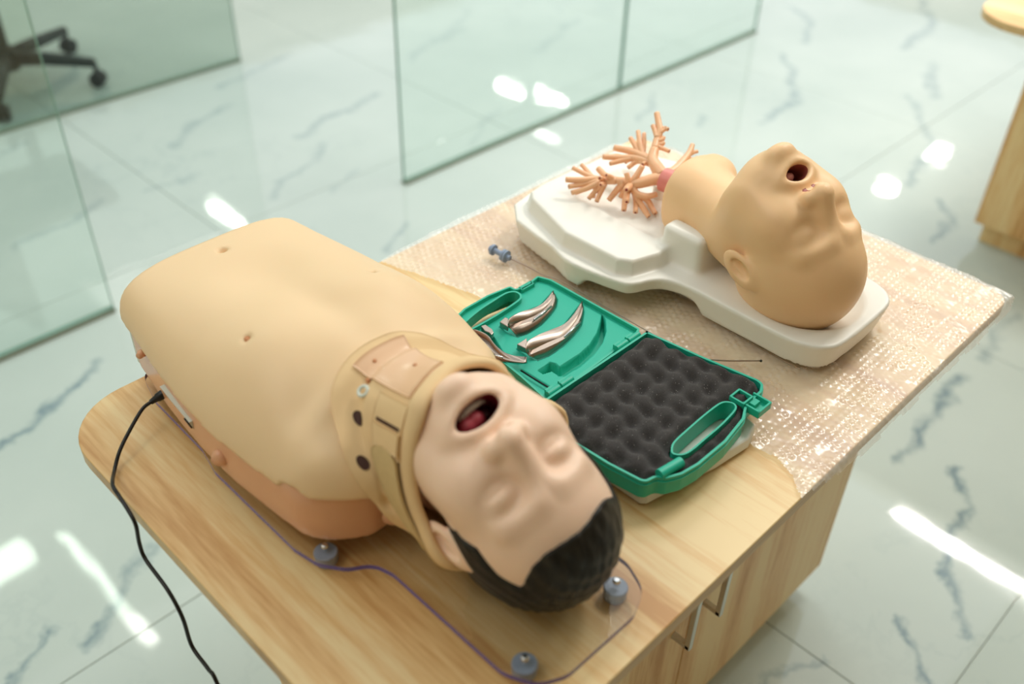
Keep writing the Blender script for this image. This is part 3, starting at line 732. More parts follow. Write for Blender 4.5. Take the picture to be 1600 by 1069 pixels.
def head_mats(P, F_, kind):
    c = P[F_].mean(1); x, y, z = c.T
    sk = np.zeros(len(F_), int)
    mw_, mh = (.0245, .0120) if kind == 1 else (.0180, .0105)
    inm = (np.sqrt((x / mw_) ** 2 + ((z + .072) / mh) ** 2) < 1.0) & (y > .025) & (y < .0815)
    fr = y < (.0815 if kind == 1 else .080); sk[inm & fr] = 1
    nr = .0026 if kind == 1 else .0040
    nos = (np.sqrt(((np.abs(x) - .0075) / nr) ** 2 + ((z + .0465) / (nr * 1.2)) ** 2) < 1.0) & (y < .0935) & (y > .08); sk[nos] = 1 if kind == 2 else 0
    return sk
# head 1
def h1(X, Y, Z):
    d = head_sdf(X, Y, Z, 1)
    d = su(d, cone(X, Y, Z, (0, -.022, -.06), (0, -.025, -.12), .052, .05), .02); return d
P_, F_ = nets(h1, (-.10, -.125, -.17), (.10, .125, .13), 0.0021)
hd = mesh_obj('face_skin', to_world(P_, POSE1), F_, [M_face, M_mouth], man, mi=head_mats(P_, F_, 1), label='pale face skin with open mouth')
def hair_sdf(X, Y, Z):
    ax = np.abs(X); d = skull(X, Y, Z)
    st = .0005 * np.sin(X * 420 + 3 * np.sin(Z * 60) + 2 * np.sin(Y * 90)) + .0005 * np.sin(Y * 330 + X * 160 + 2 * np.sin(Z * 80))
    d = d - .0038 - st
    # hairline: plane-ish surface separating face from hair
    line = Y - (.040 + .45 * (.062 - np.clip(Z, -.2, .12)) * -1.0) 
    hz = .071 + .005 * np.cos(X * 60) - .25 * np.maximum(Y - .03, 0)
    front = hz - Z                                    # above the forehead hairline
    side = np.maximum(Y - (.020 - .25 * (Z - .05)), -.036 - Z)         # temples and sides: behind this
    side = np.maximum(side, Y - (.018 + .75 * (Z + .0)))
    back = np.maximum(Y + .03, -.060 - Z)
    m = np.minimum(np.minimum(front, side), back)
    # sideburn
    sb = np.maximum(np.maximum(np.abs(Y - (.010 + .1 * Z)) - .007, -.012 - Z), .045 - ax); m = np.minimum(m, sb)
    # clear the ears
    ear = np.sqrt(((Y + .018) / .017) ** 2 + ((Z + .012) / .030) ** 2) * .017 - .017
    m = np.maximum(m, np.where(ax > .05, -ear, -1))
    return si(si(d, m, .005), -(skull(X, Y, Z) + .004), .001)
P_, F_ = nets(hair_sdf, (-.10, -.125, -.09), (.10, .11, .13), 0.0021)
mesh_obj('hair', to_world(P_, POSE1), F_, M_hair, man, label='short black moulded hair')
def ell_mesh(c, r, nu=20, nv=12, dents=None):
    V = []; F = []
    for j in range(nv + 1):
        b = math.pi * j / nv
        for i in range(nu):
            a = 2 * math.pi * i / nu; V.append([c[0] + r[0] * math.sin(b) * math.cos(a), c[1] + r[1] * math.cos(b), c[2] + r[2] * math.sin(b) * math.sin(a)])
    for j in range(nv):
        for i in range(nu):
            i2 = (i + 1) % nu; F.append([j * nu + i, j * nu + i2, (j + 1) * nu + i2, (j + 1) * nu + i])
    return np.array(V), F
V_, Fc = ell_mesh((-0.005, .056, -.0715), (.0165, .0165, .0105)); V_[:, 1] -= .003 * np.exp(-((V_[:, 0] + .005) / .004) ** 2)
mesh_obj('tongue', to_world(V_, POSE1), Fc, M_tongue, man, label='dark pink tongue')
tv = []
for i in range(9):
    a = (i - 4) * .19; c = (.024 * math.sin(a) * .85 + .003, .0455 + .024 * math.cos(a), -.0815)
    v, f = ell_mesh(c, (.0030, .0028, .0038), 10, 6); tv.append((v, f))
v, f = join(tv); mesh_obj('teeth', to_world(np.array(v), POSE1), f, M_teeth, man, label='row of pale teeth inside the lip')

# ------------------------------------------------------------------ cervical collar
col = thing('cervical_collar', (0.45, 0.55, TT + .1), 'beige foam and plastic cervical collar around the foreground manikin neck', 'neck collar')
def hit(px, py, off=.004):
    r = RW @ np.array([(px - 800) / FPX, -(py - 534.5) / FPX, -1.0]); r /= np.linalg.norm(r); t = .45
    for _ in range(80):
        p = CAM + r * t; d = float(torso_shell(np.array([p[0]]), np.array([p[1]]), np.array([p[2] - TT]))[0]) - off
        t += d * .8
        if d < 1e-4: break
    return tuple(CAM + r * t)
CL = [ # (upper point, lower point) round the neck: front, near side, nape, far side
    (T(664, 620, .212), hit(566, 549)), (T(650, 655, .200), hit(532, 588)), (T(641, 700, .172), hit(523, 636)), (T(642, 752, .135), hit(541, 704)),
    (T(658, 808, .098), hit(577, 770)), (T(700, 878, .058), T(634, 818, .052)), (np.array([.458, .452, .028 + TT]), np.array([.462, .56, .030 + TT])),
    (np.array([.530, .465, .050 + TT]), np.array([.530, .565, .045 + TT])), (T(874, 652, .105), np.array([.555, .590, .080 + TT])), (T(812, 622, .150), T(760, 580, .125)), (T(788, 592, .178), hit(722, 556)), (T(757, 569, .200), hit(676, 535)), (T(705, 577, .212), hit(620, 526))]
CU = catmull([c[0] for c in CL], 10, True); CW_ = catmull([c[1] for c in CL], 10, True); NC = len(CU)
axis0 = np.array([0.455, 0.50, TT + .115]); axis1 = np.array([0.458, 0.62, TT + .10])
def collar_raw(t, s):
    """t in [0,13) round the loop, s 0 lower edge .. 1 upper edge"""
    u = (t % 13.0) * 10; i = int(u) % NC; fr = u - int(u); j = (i + 1) % NC
    up_ = CU[i] * (1 - fr) + CU[j] * fr; lo_ = CW_[i] * (1 - fr) + CW_[j] * fr
    p = lo_ * (1 - s) + up_ * s; ax_ = axis1 * (1 - s) + axis0 * s
    r = p - ax_; L = np.linalg.norm(r); r = r / L
    sag = -0.010 * math.sin(math.pi * s) * (1 if p[2] > TT + .06 else .3)
    return np.r_[p + r * sag, r]
NTB, NSB = 260, 40
TAB = np.array([[collar_raw(13 * a / NTB, b / NSB) for b in range(NSB + 1)] for a in range(NTB)])
def skin_d(P): return torso_shell(P[..., 0], P[..., 1], P[..., 2] - TT)
for _ in range(25):
    dd = skin_d(TAB[..., :3]); TAB[..., :3] += TAB[..., 3:] * np.clip(.0035 - dd, 0, .004)[..., None]
# keep the lower edge lying on the chest: let it sink until it touches
for _ in range(12):
    dd = skin_d(TAB[..., :3]); wgt = np.clip(1 - np.arange(NSB + 1) / NSB / .35, 0, 1)[None, :]; wgt = wgt * (TAB[..., 2] > TT + .09)
    TAB[..., :3] -= TAB[..., 3:] * (np.clip(dd - .0045, 0, .003) * wgt)[..., None]
kk = np.array([.25, .5, .25])
for _ in range(3):
    TAB[..., :3] = .25 * np.roll(TAB[..., :3], 1, 0) + .5 * TAB[..., :3] + .25 * np.roll(TAB[..., :3], -1, 0)
def collar_pt(t, s, off=0.0):
    u = (t % 13.0) / 13 * NTB; i = int(u) % NTB; fr = u - int(u); j = (i + 1) % NTB; v_ = min(max(s, 0), 1) * NSB; k = min(int(v_), NSB - 1); fk = v_ - k
    q_ = (TAB[i, k] * (1 - fr) + TAB[j, k] * fr) * (1 - fk) + (TAB[i, k + 1] * (1 - fr) + TAB[j, k + 1] * fr) * fk
    return q_[:3] + q_[3:] * off
def collar_patch(t0, t1, s0, s1, off, th, nt=40, ns=10, shape=None, holes=()):
    V = []; F = []; TTs = np.linspace(t0, t1, nt + 1); closed = abs((t1 - t0) - 13) < 1e-6
    cnt = nt if closed else nt + 1
    for lay in (0, 1):
        for a in range(cnt):
            for b in range(ns + 1):
                t = TTs[a]; s = s0 + (s1 - s0) * b / ns
                if shape: t, s = shape(a / nt, b / ns)
                V.append(collar_pt(t, s, off + th * lay))
    n1 = cnt * (ns + 1); ok = {}
    for a in range(nt):
        a2 = (a + 1) % cnt
        for b in range(ns):
            q = [a * (ns + 1) + b, a2 * (ns + 1) + b, a2 * (ns + 1) + b + 1, a * (ns + 1) + b + 1]
            c = np.mean([V[k + n1] for k in q], axis=0)
            if any(np.linalg.norm(c - h) < r for h, r in holes): continue
            ok[(a, b)] = 1; F.append([k + n1 for k in q][::-1]); F.append(q)
    for a in range(nt):
        a2 = (a + 1) % cnt
        for b in range(ns):
            if (a, b) not in ok: continue
            q = [a * (ns + 1) + b, a2 * (ns + 1) + b, a2 * (ns + 1) + b + 1, a * (ns + 1) + b + 1]
            nbs = [((a, b - 1), q[0], q[1]), (((a + 1) % nt if closed else a + 1, b), q[1], q[2]), ((a, b + 1), q[2], q[3]), (((a - 1) % nt if closed else a - 1, b), q[3], q[0])]
            for nb, i, j in nbs:
                if nb not in ok: F.append([i, i + n1, j + n1, j][::-1])
    return V, F
def hole_at(t, s, r): return (collar_pt(t, s, .006), r)
HB = [(1.98, .28), (3.10, .25)]
HOL = [hole_at(t, s, .0062) for t, s in HB[:2]]
v, f = collar_patch(0, 13, 0.0, 1.0, 0.0, .006, 260, 36)
mesh_obj('foam_body', v, f, M_foamcollar, col)
HR = []
for t, s in HB[:2]:
    lt = np.linalg.norm(collar_pt(t + .2, s) - collar_pt(t - .2, s)) / .4; ls = np.linalg.norm(collar_pt(t, s + .1) - collar_pt(t, s - .1)) / .2
    v, f = collar_patch(0, 0, 0, 0, .0062, .0007, 28, 4, shape=lambda a, b: (t + .0066 / lt * b * math.cos(2 * math.pi * a), s + .0066 / ls * b * math.sin(2 * math.pi * a)))
    mesh_obj('vent_hole_shade', v, f, M_dark, col, label='round dark disc painted as the shade of a vent hole')  # no opening cut; the disc paints the shade of one

# rim: thick soft edge under the chin
ts = np.linspace(0, 13, 131)[:-1]; rimc = [collar_pt(t, 1.0, .002) for t in ts]
def rim_section():
    V = []; F = []; n = len(rimc); m = 10
    for i, p in enumerate(rimc):
        tg = np.array(rimc[(i + 1) % n]) - np.array(rimc[i - 1]); tg /= np.linalg.norm(tg)
        r = p - axis0; r -= tg * np.dot(r, tg); r /= np.linalg.norm(r); b = np.cross(tg, r)
        for k in range(m):
            a = 2 * math.pi * k / m; V.append(p + r * .0055 * math.cos(a) + b * .0105 * math.sin(a))
    for i in range(n):
        for k in range(m):
            F.append([i * m + k, i * m + (k + 1) % m, ((i + 1) % n) * m + (k + 1) % m, ((i + 1) % n) * m + k])
    return V, F
mesh_obj('padded_rim', *rim_section(), M_foamcollar, col)
# plastic chin plate with little holes, centre band, ring, painted slot shade and strap
v, f = collar_patch(0, 0, 0, 0, .0065, .0022, 26, 16, shape=lambda a, b: (-1.05 + 1.6 * a * (1 - .15 * b) + .1 * b, .10 + .80 * b)); mesh_obj('chin_plate', v, f, M_collarpl, col, label='glossy pink plastic front plate')
for t, s in ((0.62, .26), (0.0, .20), (-.55, .62)):
    mesh_obj('rivet_hole', *tube([collar_pt(t, s, .006), collar_pt(t, s, .0095)], .0022, 12), M_dimple, col)
v, f = collar_patch(0, 0, 0, 0, .006, .003, 26, 16, shape=lambda a, b: (0.75 + 1.80 * a, .50 + .42 * b)); mesh_obj('side_band', v, f, M_foamcollar, col)
v, f = collar_patch(0, 0, 0, 0, .0085, .0012, 20, 4, shape=lambda a, b: (1.60 + .12 * b, .55 + .34 * a)); mesh_obj('strap_slot_shade', v, f, M_dark, col, label='narrow dark strip painted as the shade of a slot')  # raised dark patch, painted as shade in a slot
v, f = collar_patch(0, 0, 0, 0, .009, .0035, 20, 12, shape=lambda a, b: (1.80 + .62 * b, .52 + .40 * a)); mesh_obj('strap_loop', v, f, M_foamcollar, col)
def ringmesh(t, s, R, r):
    p = collar_pt(t, s, .010 if R < .007 else .006); n_ = p - collar_pt(t, s, 0); n_ /= np.linalg.norm(n_); a = collar_pt(t + .05, s, .01) - p; a -= n_ * (a @ n_); a /= np.linalg.norm(a); b = np.cross(n_, a)
    pts = [p + R * (math.cos(q) * a + math.sin(q) * b) for q in np.linspace(0, 2 * math.pi, 21)]; return tube(pts, r, 8, False)
for t, s in HR: mesh_obj('hole_rim', *ringmesh(t, s, .0080, .0014), M_foamcollar, col)
mesh_obj('ring_grommet', *ringmesh(1.05, .30, .0052, .0018), M_label, col)
v, f = collar_patch(0, 0, 0, 0, .0095, .003, 50, 14, shape=lambda a, b: (2.35 + 3.3 * a, .68 + (b - .5) * (.44 if a > .12 else .44 * math.sqrt(max(0.0, 1 - ((.12 - a) / .12) ** 2))))); mesh_obj('velcro_strap', v, f, M_strap, col, label='olive beige fabric strap')

# ------------------------------------------------------------------ airway trainer on white tray
air = thing('airway_trainer', (1.03, 0.63, TT), 'bald head airway trainer with bronchial tree on a white tray', 'manikin')
HX = 1.038
near = [(.921, .897), (.876, .775), (.865, .727), (.878, .655), (.890, .636), (.914, .625), (.929, .610), (.937, .579), (.937, .512), (.937, .440), (.942, .405), (.958, .381), (.990, .371)]
RIM = near + [(2 * HX - x, y) for x, y in near[::-1]]
RIM = ccw(np.array(RIM)); RIMs = ccw(catmull([(*p, 0) for p in RIM], 3, True)[:, :2])
nearp = [(.937, .884), (.920, .866), (.885, .765), (.887, .668), (.900, .648), (.945, .634)]
PLT = ccw(np.array(nearp + [(2 * HX - x, y) for x, y in nearp[::-1]]))
def tray(X, Y, Z):
    sx, sy = X[:, :, 0], Y[:, :, 0]
    rim = sd_poly(RIMs, sx, sy)[:, :, None].astype(np.float32); pl = sd_poly(PLT, sx, sy)[:, :, None].astype(np.float32)
    d1 = si(rim + .22 * np.maximum(.048 - Z, 0), Z - .050, .006)
    d = d1
    d = su(d, si(pl + .25 * np.maximum(Z - .05, 0), Z - .073, .005), .004)
    # lung recess in the plateau
    d = ss(d, rbox(X, Y, Z, (1.035, .745, .082), (.062, .085, .016), .014), .006)
    d = su(d, si(np.maximum(np.abs(X - 1.05) - .020, np.abs(Y - .72) - .10), Z - .074, .006), .01)
    # neck saddle
    blk = rbox(X, Y, Z, (1.030, .622, .055), (.064, .034, .048), .010)
    blk = ss(blk, cone(X, Y, Z, (1.030, .50, .135), (1.050, .75, .125), .050, .056), .008); d = su(d, blk, .012)
    # bowl for the head
    d = ss(d, ell(X, Y, Z, (HX + .002, .464, .088), (.097, .094, .070)), .005)
    # underside hollow and the arch in the near wall
    arch = cone(X, Y, Z, (.80, .665, -.012), (1.0, .665, -.012), .034, .034)
    ar = si(np.maximum(np.abs(Y - .640) - .085 + .55 * np.maximum(Z - .0, 0), X - .96), Z - .029, .014); ar = np.maximum(ar, .80 - X)
    d = ss(d, ar, .004)
    d = ss(d, si(rim + .010, Z - .012, .004), .003)
    return si(d, .0 - Z, .002)
P_, F_ = nets(tray, (.85, .355, -.006), (1.225, .915, .115), 0.0023); P_[:, 2] += TT + .0035
mesh_obj('white_tray', P_, F_, M_white, air)
NE = to_canon((1.055, .665, .112), POSE2); N0 = to_canon((1.022, .555, .118), POSE2); FLR = to_canon((1.066, .668, .108), POSE2)
M2, t2_ = pose_mat(POSE2)
def h2(X, Y, Z):
    d = head_sdf(X, Y, Z, 2)
    d = su(d, cone(X, Y, Z, (0, -.022, -.045), N0, .056, .052), .02)
    d = su(d, cone(X, Y, Z, N0, NE, .052, .050), .02)
    wx = M2[0, 0] * X + M2[0, 1] * Y + M2[0, 2] * Z + t2_[0]; wy = M2[1, 0] * X + M2[1, 1] * Y + M2[1, 2] * Z + t2_[1]; wz = M2[2, 0] * X + M2[2, 1] * Y + M2[2, 2] * Z + t2_[2]
    d = su(d, rbox(wx, wy, wz, (1.072, .672, .106), (.063, .034, .047), .032), .03)
    d = si(d, wy - .690, .008)
    d = ss(d, ell(wx, wy, wz, (1.052, .700, .118), (.020, .012, .020)), .004)
    return d
P_, F_ = nets(h2, (-.13, -.20, -.27), (.11, .125, .13), 0.0023)
mesh_obj('head_skin', to_world(P_, POSE2), F_, [M_head2, M_mouth2], air, mi=head_mats(P_, F_, 2), label='smooth tan bald head with open mouth')
V_, Fc = ell_mesh((-.003, .058, -.074), (.012, .012, .0075)); mesh_obj('tongue', to_world(V_, POSE2), Fc, M_tongue2, air, label='pale pink tongue')
# trachea ring
tr0 = np.array(T(1062, 292, .118)); tr1 = np.array(T(1041, 281, .118))
tr0 = np.array([1.052, .690, TT + .118]); tr1 = tr0 + np.array([-.003, .030, .000])
v, f = tube([tr0, tr0 + (tr1 - tr0) * .25, tr0 + (tr1 - tr0) * .3, tr1], [.0155, .0155, .0175, .0175], 28); o = mesh_obj('trachea_ring', v, f, M_ring, air, label='pink ring joining neck and airway tree'); autosmooth(o)
def q(x, y): return (740 + x / 3.145, 160 + y / 3.145)
def br(pts, zs, r0, r1):
    P = [T(*q(*p), z) for p, z in zip(pts, zs)]; P = catmull(P, 6); return tube(P, np.linspace(r0, r1, len(P)) * 1.1, 10)
zt = .118
B = []
E = []
def add(pts, zs, r0, r1, end=True):
    B.append(br(pts, zs, r0, r1))
    if end: E.append((T(*q(*pts[-1]), zs[-1]), T(*q(*pts[-2]), zs[-2]), r1))
add([(985, 395), (950, 378), (925, 355)], [.118, .118, .120], .0115, .0105, False)
add([(940, 375), (880, 380), (820, 396), (770, 402)], [.118, .116, .112, .108], .0090, .0065, False)
add([(925, 360), (900, 320), (880, 280), (890, 230)], [.120, .126, .130, .138], .0100, .0062, False)
add([(945, 350), (985, 335), (1030, 290), (1062, 245), (1076, 208)], [.118, .120, .126, .132, .138], .0072, .0034)
for pts, zs in (([(1050, 262), (1080, 246), (1100, 241)], [.130, .13, .13]), ([(1040, 280), (1070, 280), (1102, 284)], [.126, .124, .122]), ([(1050, 285), (1085, 292), (1098, 270)], [.124, .122, .124])): add(pts, zs, .0034, .0026)
for pts, zs, r in (([(770, 402), (795, 370), (830, 312)], [.108, .118, .132], .0052), ([(772, 405), (760, 380), (751, 347)], [.108, .116, .124], .0046), ([(775, 404), (800, 448), (850, 462), (900, 452)], [.108, .100, .096, .098], .0052),
    ([(800, 448), (850, 478), (873, 512), (893, 548)], [.100, .090, .082, .076], .0044), ([(790, 440), (815, 490), (840, 530), (861, 562)], [.100, .088, .08, .074], .0046), ([(785, 430), (797, 480), (795, 542)], [.100, .088, .078], .0042),
    ([(770, 410), (752, 425), (751, 430)], [.108, .112, .118], .0050), ([(765, 415), (755, 450), (752, 490)], [.104, .098, .096], .0046), ([(760, 420), (745, 480), (738, 532)], [.104, .088, .078], .0048),
    ([(820, 396), (750, 388), (690, 380), (650, 362), (612, 325)], [.112, .110, .108, .110, .114], .0056), ([(690, 380), (670, 366), (652, 358)], [.108, .114, .118], .0042), ([(700, 384), (650, 385), (600, 378), (530, 382), (452, 380)], [.108, .106, .104, .104, .104], .0054),
    ([(610, 378), (560, 358), (487, 322)], [.104, .106, .110], .0040), ([(580, 366), (556, 335), (530, 306)], [.105, .108, .112], .0036), ([(640, 385), (630, 375), (620, 372)], [.106, .112, .116], .0038), ([(620, 385), (550, 400), (465, 415)], [.104, .099, .096], .0044),
    ([(625, 390), (550, 425), (480, 445)], [.104, .094, .088], .0044), ([(610, 398), (540, 430), (500, 446)], [.102, .092, .086], .0036), ([(640, 392), (605, 430), (565, 474)], [.104, .092, .082], .0040), ([(650, 390), (625, 440), (604, 488)], [.104, .090, .080], .0040), ([(600, 408), (594, 440), (588, 470)], [.098, .090, .082], .0030),
    ([(640, 400), (628, 402), (624, 405)], [.104, .108, .112], .0036), ([(740, 388), (705, 430), (664, 482)], [.110, .094, .080], .0052), ([(745, 392), (735, 440), (722, 470)], [.106, .092, .084], .0050),
    ([(890, 230), (902, 180), (915, 140), (908, 95), (900, 52)], [.138, .146, .154, .162, .170], .0056), ([(903, 175), (893, 145), (880, 112)], [.148, .152, .158], .0042), ([(914, 130), (935, 128), (957, 132)], [.155, .157, .158], .0036), ([(916, 150), (940, 132), (948, 120)], [.153, .157, .160], .0030),
    ([(900, 190), (925, 185), (935, 170)], [.145, .147, .15], .0036), ([(895, 215), (925, 225), (962, 241)], [.140, .140, .139], .0036), ([(905, 205), (928, 205), (934, 195)], [.142, .144, .146], .0032),
    ([(888, 290), (840, 268), (800, 250), (750, 235), (692, 224)], [.128, .122, .120, .118, .116], .0062), ([(815, 255), (795, 215), (770, 174)], [.120, .126, .132], .0042), ([(832, 262), (818, 205), (808, 142)], [.121, .130, .140], .0044), ([(834, 250), (838, 200), (838, 152)], [.122, .130, .138], .0036),
    ([(870, 296), (800, 275), (720, 272), (634, 268)], [.124, .116, .112, .110], .0052), ([(790, 274), (730, 286), (668, 302)], [.115, .110, .106], .0042), ([(740, 272), (700, 262), (640, 272)], [.112, .110, .108], .0032), ([(840, 290), (800, 292), (758, 322)], [.118, .112, .104], .0042), ([(810, 280), (780, 275), (745, 296)], [.114, .110, .106], .0032),
    ([(880, 310), (850, 300), (830, 305)], [.12, .122, .124], .0040)):
    add(pts, zs, r, r * .62 + .0006)
v, f = join(B); mesh_obj('bronchial_tree', v, f, M_bronch, air, label='branching peach bronchial tree')
for e_, p_, r_ in E:
    e_, p_ = np.array(e_), np.array(p_); d_ = (e_ - p_) / np.linalg.norm(e_ - p_); mesh_obj('branch_opening', *tube([e_ - d_ * .001, e_ + d_ * .0003], r_ * .55, 10), M_red, air)
x, y, z_ = T(1020, 304, .085)
bm = bmesh.new(); cyl(bm, (1.062, .735, TT + .07), (1.062, .735, TT + .098), .010, .008, 24); o = from_bm('tree_support', bm, M_white, air); autosmooth(o)

# ------------------------------------------------------------------ green instrument case
case = thing('instrument_case', (.735, .57, TT), 'open green plastic instrument case between the two manikins', 'case')
def c7(x, y): return (700 + x / 4.86, 420 + y / 4.86)
def c3(x, y): return (680 + x / 2.673, 400 + y / 2.673)
ZL = .036      # rim height of the left half
LID = [T(840, 431, ZL), T(862, 437, ZL), T(1000, 514, ZL), T(994, 524, ZL), T(851, 629, ZL), (.648, .574, 0), (.6555, .62, 0), (.668, .735, 0), T(705, 501, ZL), T(725, 482, ZL), T(762, 461, ZL), T(797, 447, ZL), T(806, 452, ZL), T(824, 443, ZL)]
LIDP = ccw(np.array([p[:2] for p in LID]))
LIDr = round_poly(LIDP, .004, 3); LIDr = ccw(LIDr)
LB = .007
v1 = wall_ring(LIDr, .0028, TT + LB - .002, TT + ZL)
v2 = prism(offset_poly(LIDr, .001), TT + LB - .002, TT + LB + .001)
SLOTL = ccw(np.array([T(*c7(*p), ZL)[:2] for p in ((92, 492), (75, 470), (110, 435), (230, 330), (350, 250), (440, 195), (500, 182), (535, 195), (545, 215), (530, 240), (430, 310), (330, 372), (180, 455))]))
def carve(P, hole):  # floor plate with a hole: build by grid later
    pass
SLOTL = ccw(catmull([(*p, 0) for p in SLOTL], 4, True)[:, :2]); sleeve = wall_ring(offset_poly(SLOTL, -.0028), .0028, TT + ZL - .015, TT + ZL + .001)
v, f = join([v1, sleeve]); o = mesh_obj('lid_shell', v, f, M_green, case, smooth=False); autosmooth(o, 30)
# moulded insert with pockets (height field)
def blade_px(*pts): return [c7(*p) for p in pts]
zi = ZL - .006
def ppoly(pts, z=zi): return ccw(np.array([T(*p, z)[:2] for p in pts]))
REC = ppoly(blade_px((685, 772), (775, 712), (815, 722), (850, 748), (900, 712), (1000, 650), (1080, 575), (1135, 490), (1162, 400), (1172, 350), (1190, 385), (1198, 470), (1170, 560), (1100, 655), (1000, 742), (880, 815), (840, 812), (790, 775), (720, 797)))
BL1 = ppoly(blade_px((390, 442), (450, 400), (560, 335), (700, 280), (797, 172), (828, 235), (815, 295), (770, 355), (700, 430), (600, 495), (525, 520), (455, 480)))
BL2 = ppoly(blade_px((520, 612), (600, 560), (690, 510), (880, 430), (1018, 255), (1030, 330), (1010, 430), (950, 510), (870, 590), (770, 660), (680, 697), (600, 655)))
BL3 = ppoly(blade_px((150, 548), (195, 490), (260, 468), (345, 520), (420, 640), (597, 690), (597, 715), (540, 722), (430, 720), (330, 688), (240, 638), (180, 592)))
KEY = ppoly(blade_px((548, 772), (560, 765), (770, 893), (768, 912), (750, 905)))
def insert(name, poly, holes, pockets, z, h, parent, mat, floorz):
    xs = np.arange(poly[:, 0].min() - h, poly[:, 0].max() + h, h); ys = np.arange(poly[:, 1].min() - h, poly[:, 1].max() + h, h)
    X, Y = np.meshgrid(xs, ys, indexing='ij'); sd = sd_poly(poly, X, Y); keep = sd < 0
    for hp in holes: keep &= sd_poly(hp, X, Y) > -.0005
    Z = np.full(X.shape, z)
    for pk, dep in pockets:
        s_ = sd_poly(pk, X, Y); Z = Z - dep * np.clip(.5 - s_ / .0014, 0, 1)
    idx = -np.ones(X.shape, int); idx[keep] = np.arange(keep.sum())
    qd = np.stack([idx[:-1, :-1], idx[1:, :-1], idx[1:, 1:], idx[:-1, 1:]], -1).reshape(-1, 4); qd = qd[(qd >= 0).all(1)]
    V = np.stack([X[keep], Y[keep], Z[keep] + TT], 1); return mesh_obj(name, V, qd, mat, parent)
insert('moulded_insert', offset_poly(LIDr, .0022), [SLOTL], [(REC, .016), (BL1, .010), (BL2, .010), (BL3, .008), (KEY, .004)], zi, .00105, case, M_green_in, 0)
# right half with foam
ZR = .046
RC = [(.631, .563), (.826, .563), T(1009, 517, ZR)[:2], T(1100, 558, ZR)[:2], T(1184, 593, ZR)[:2], T(1193, 600, ZR)[:2], T(1191, 612, ZR)[:2], T(1168, 632, ZR)[:2], T(1163, 655, ZR)[:2], T(1135, 690, ZR)[:2], T(1092, 726, ZR)[:2], T(1066, 741, ZR)[:2], T(1040, 748, ZR)[:2], T(1026, 745, ZR)[:2], T(1010, 753, ZR)[:2], T(1000, 751, ZR)[:2], T(950, 725, ZR)[:2], T(890, 688, ZR)[:2]]
RC = ccw(np.array(RC)); RCr = ccw(round_poly(RC, .012, 5))
SLOTR = ccw(np.array([T(*c3(*p), ZR + .002)[:2] for p in ((985, 800), (990, 825), (1030, 832), (1070, 815), (1130, 765), (1200, 705), (1255, 645), (1255, 620), (1230, 608), (1190, 612), (1130, 655), (1060, 715), (1000, 770))]))
SLOTR = ccw(catmull([(*p, 0) for p in SLOTR], 4, True)[:, :2]); v1 = wall_ring(RCr, .003, TT + .021, TT + ZR); v2 = wall_ring(SLOTR, .0022, TT + .022, TT + ZR + .002)
v3 = wall_ring(offset_poly(RCr, -.0012), .0012, TT + ZR - .008, TT + ZR - .005)
v, f = join([v1, v2, v3]); o = mesh_obj('tray_shell', v, f, M_green, case, smooth=False); autosmooth(o, 30)
insert('tray_floor', offset_poly(RCr, .001), [SLOTR], [], .0225, .004, case, M_green, 0)
def foam():
    poly = offset_poly(RCr, .0028); h = .0017
    xs = np.arange(poly[:, 0].min() - h, poly[:, 0].max() + h, h); ys = np.arange(poly[:, 1].min() - h, poly[:, 1].max() + h, h)
    X, Y = np.meshgrid(xs, ys, indexing='ij'); sd = sd_poly(poly, X, Y); so = sd_poly(SLOTR, X, Y); keep = (sd < 0) & (so > .0)
    a = .785; u = (X * math.cos(a) - Y * math.sin(a)); v_ = (X * math.sin(a) + Y * math.cos(a)); k = 2 * math.pi / .040
    u2 = u + .002 * np.sin(v_ * 90); v2_ = v_ + .002 * np.sin(u * 75 + 1)
    e = np.sin(k * u2) * np.sin(k * v2_)
    Z = ZR - .0005 + .0085 * (.35 - ((1 - e) / 2) ** 1.7) + .0016 * fbm(X, Y, 11, ((40, .5), (90, .5)))
    Z = Z + .004 * np.exp(-((X - .80) / .05) ** 2 - ((Y - .55) / .03) ** 2)
    edge = np.clip(-sd / .010, 0, 1); edge = edge * edge * (3 - 2 * edge); Z = ZR - .010 + (Z - ZR + .010) * (0.15 + .85 * edge)
    far = np.exp(-((X - .835) / .03) ** 2); Z = Z + .004 * far * edge
    sl = np.clip(so / .008, 0, 1); Z = ZR - .005 + (Z - ZR + .005) * sl
    idx = -np.ones(X.shape, int); idx[keep] = np.arange(keep.sum())
    qd = np.stack([idx[:-1, :-1], idx[1:, :-1], idx[1:, 1:], idx[:-1, 1:]], -1).reshape(-1, 4); qd = qd[(qd >= 0).all(1)]
    return mesh_obj('foam_pad', np.stack([X[keep], Y[keep], Z[keep] + TT], 1), qd, M_foam, case, label='black egg-crate foam pad')
foam()
# hinges along the shared edge
hy0, hy1 = .5715, .5715
for xa, xb in ((.652, .672), (.675, .695), (.778, .798), (.801, .822)):
    bm = bmesh.new(); cyl(bm, (xa, hy0, TT + ZL + .003), (xb, hy0, TT + ZL + .003), .0046, seg=14); box(bm, ((xa + xb) / 2, hy0 - .003, TT + ZL - .002), ((xb - xa) / 2 - .002, .005, .0045)); box(bm, ((xa + xb) / 2 + .002, hy0 + .005, TT + ZL - .002), ((xb - xa) / 2 - .004, .005, .0035))
    o = from_bm('hinge_knuckle', bm, M_green, case); autosmooth(o)
bm = bmesh.new(); box(bm, (.737, hy0, TT + ZL - .010), (.088, .0016, .009)); from_bm('hinge_strip', bm, M_green, case)
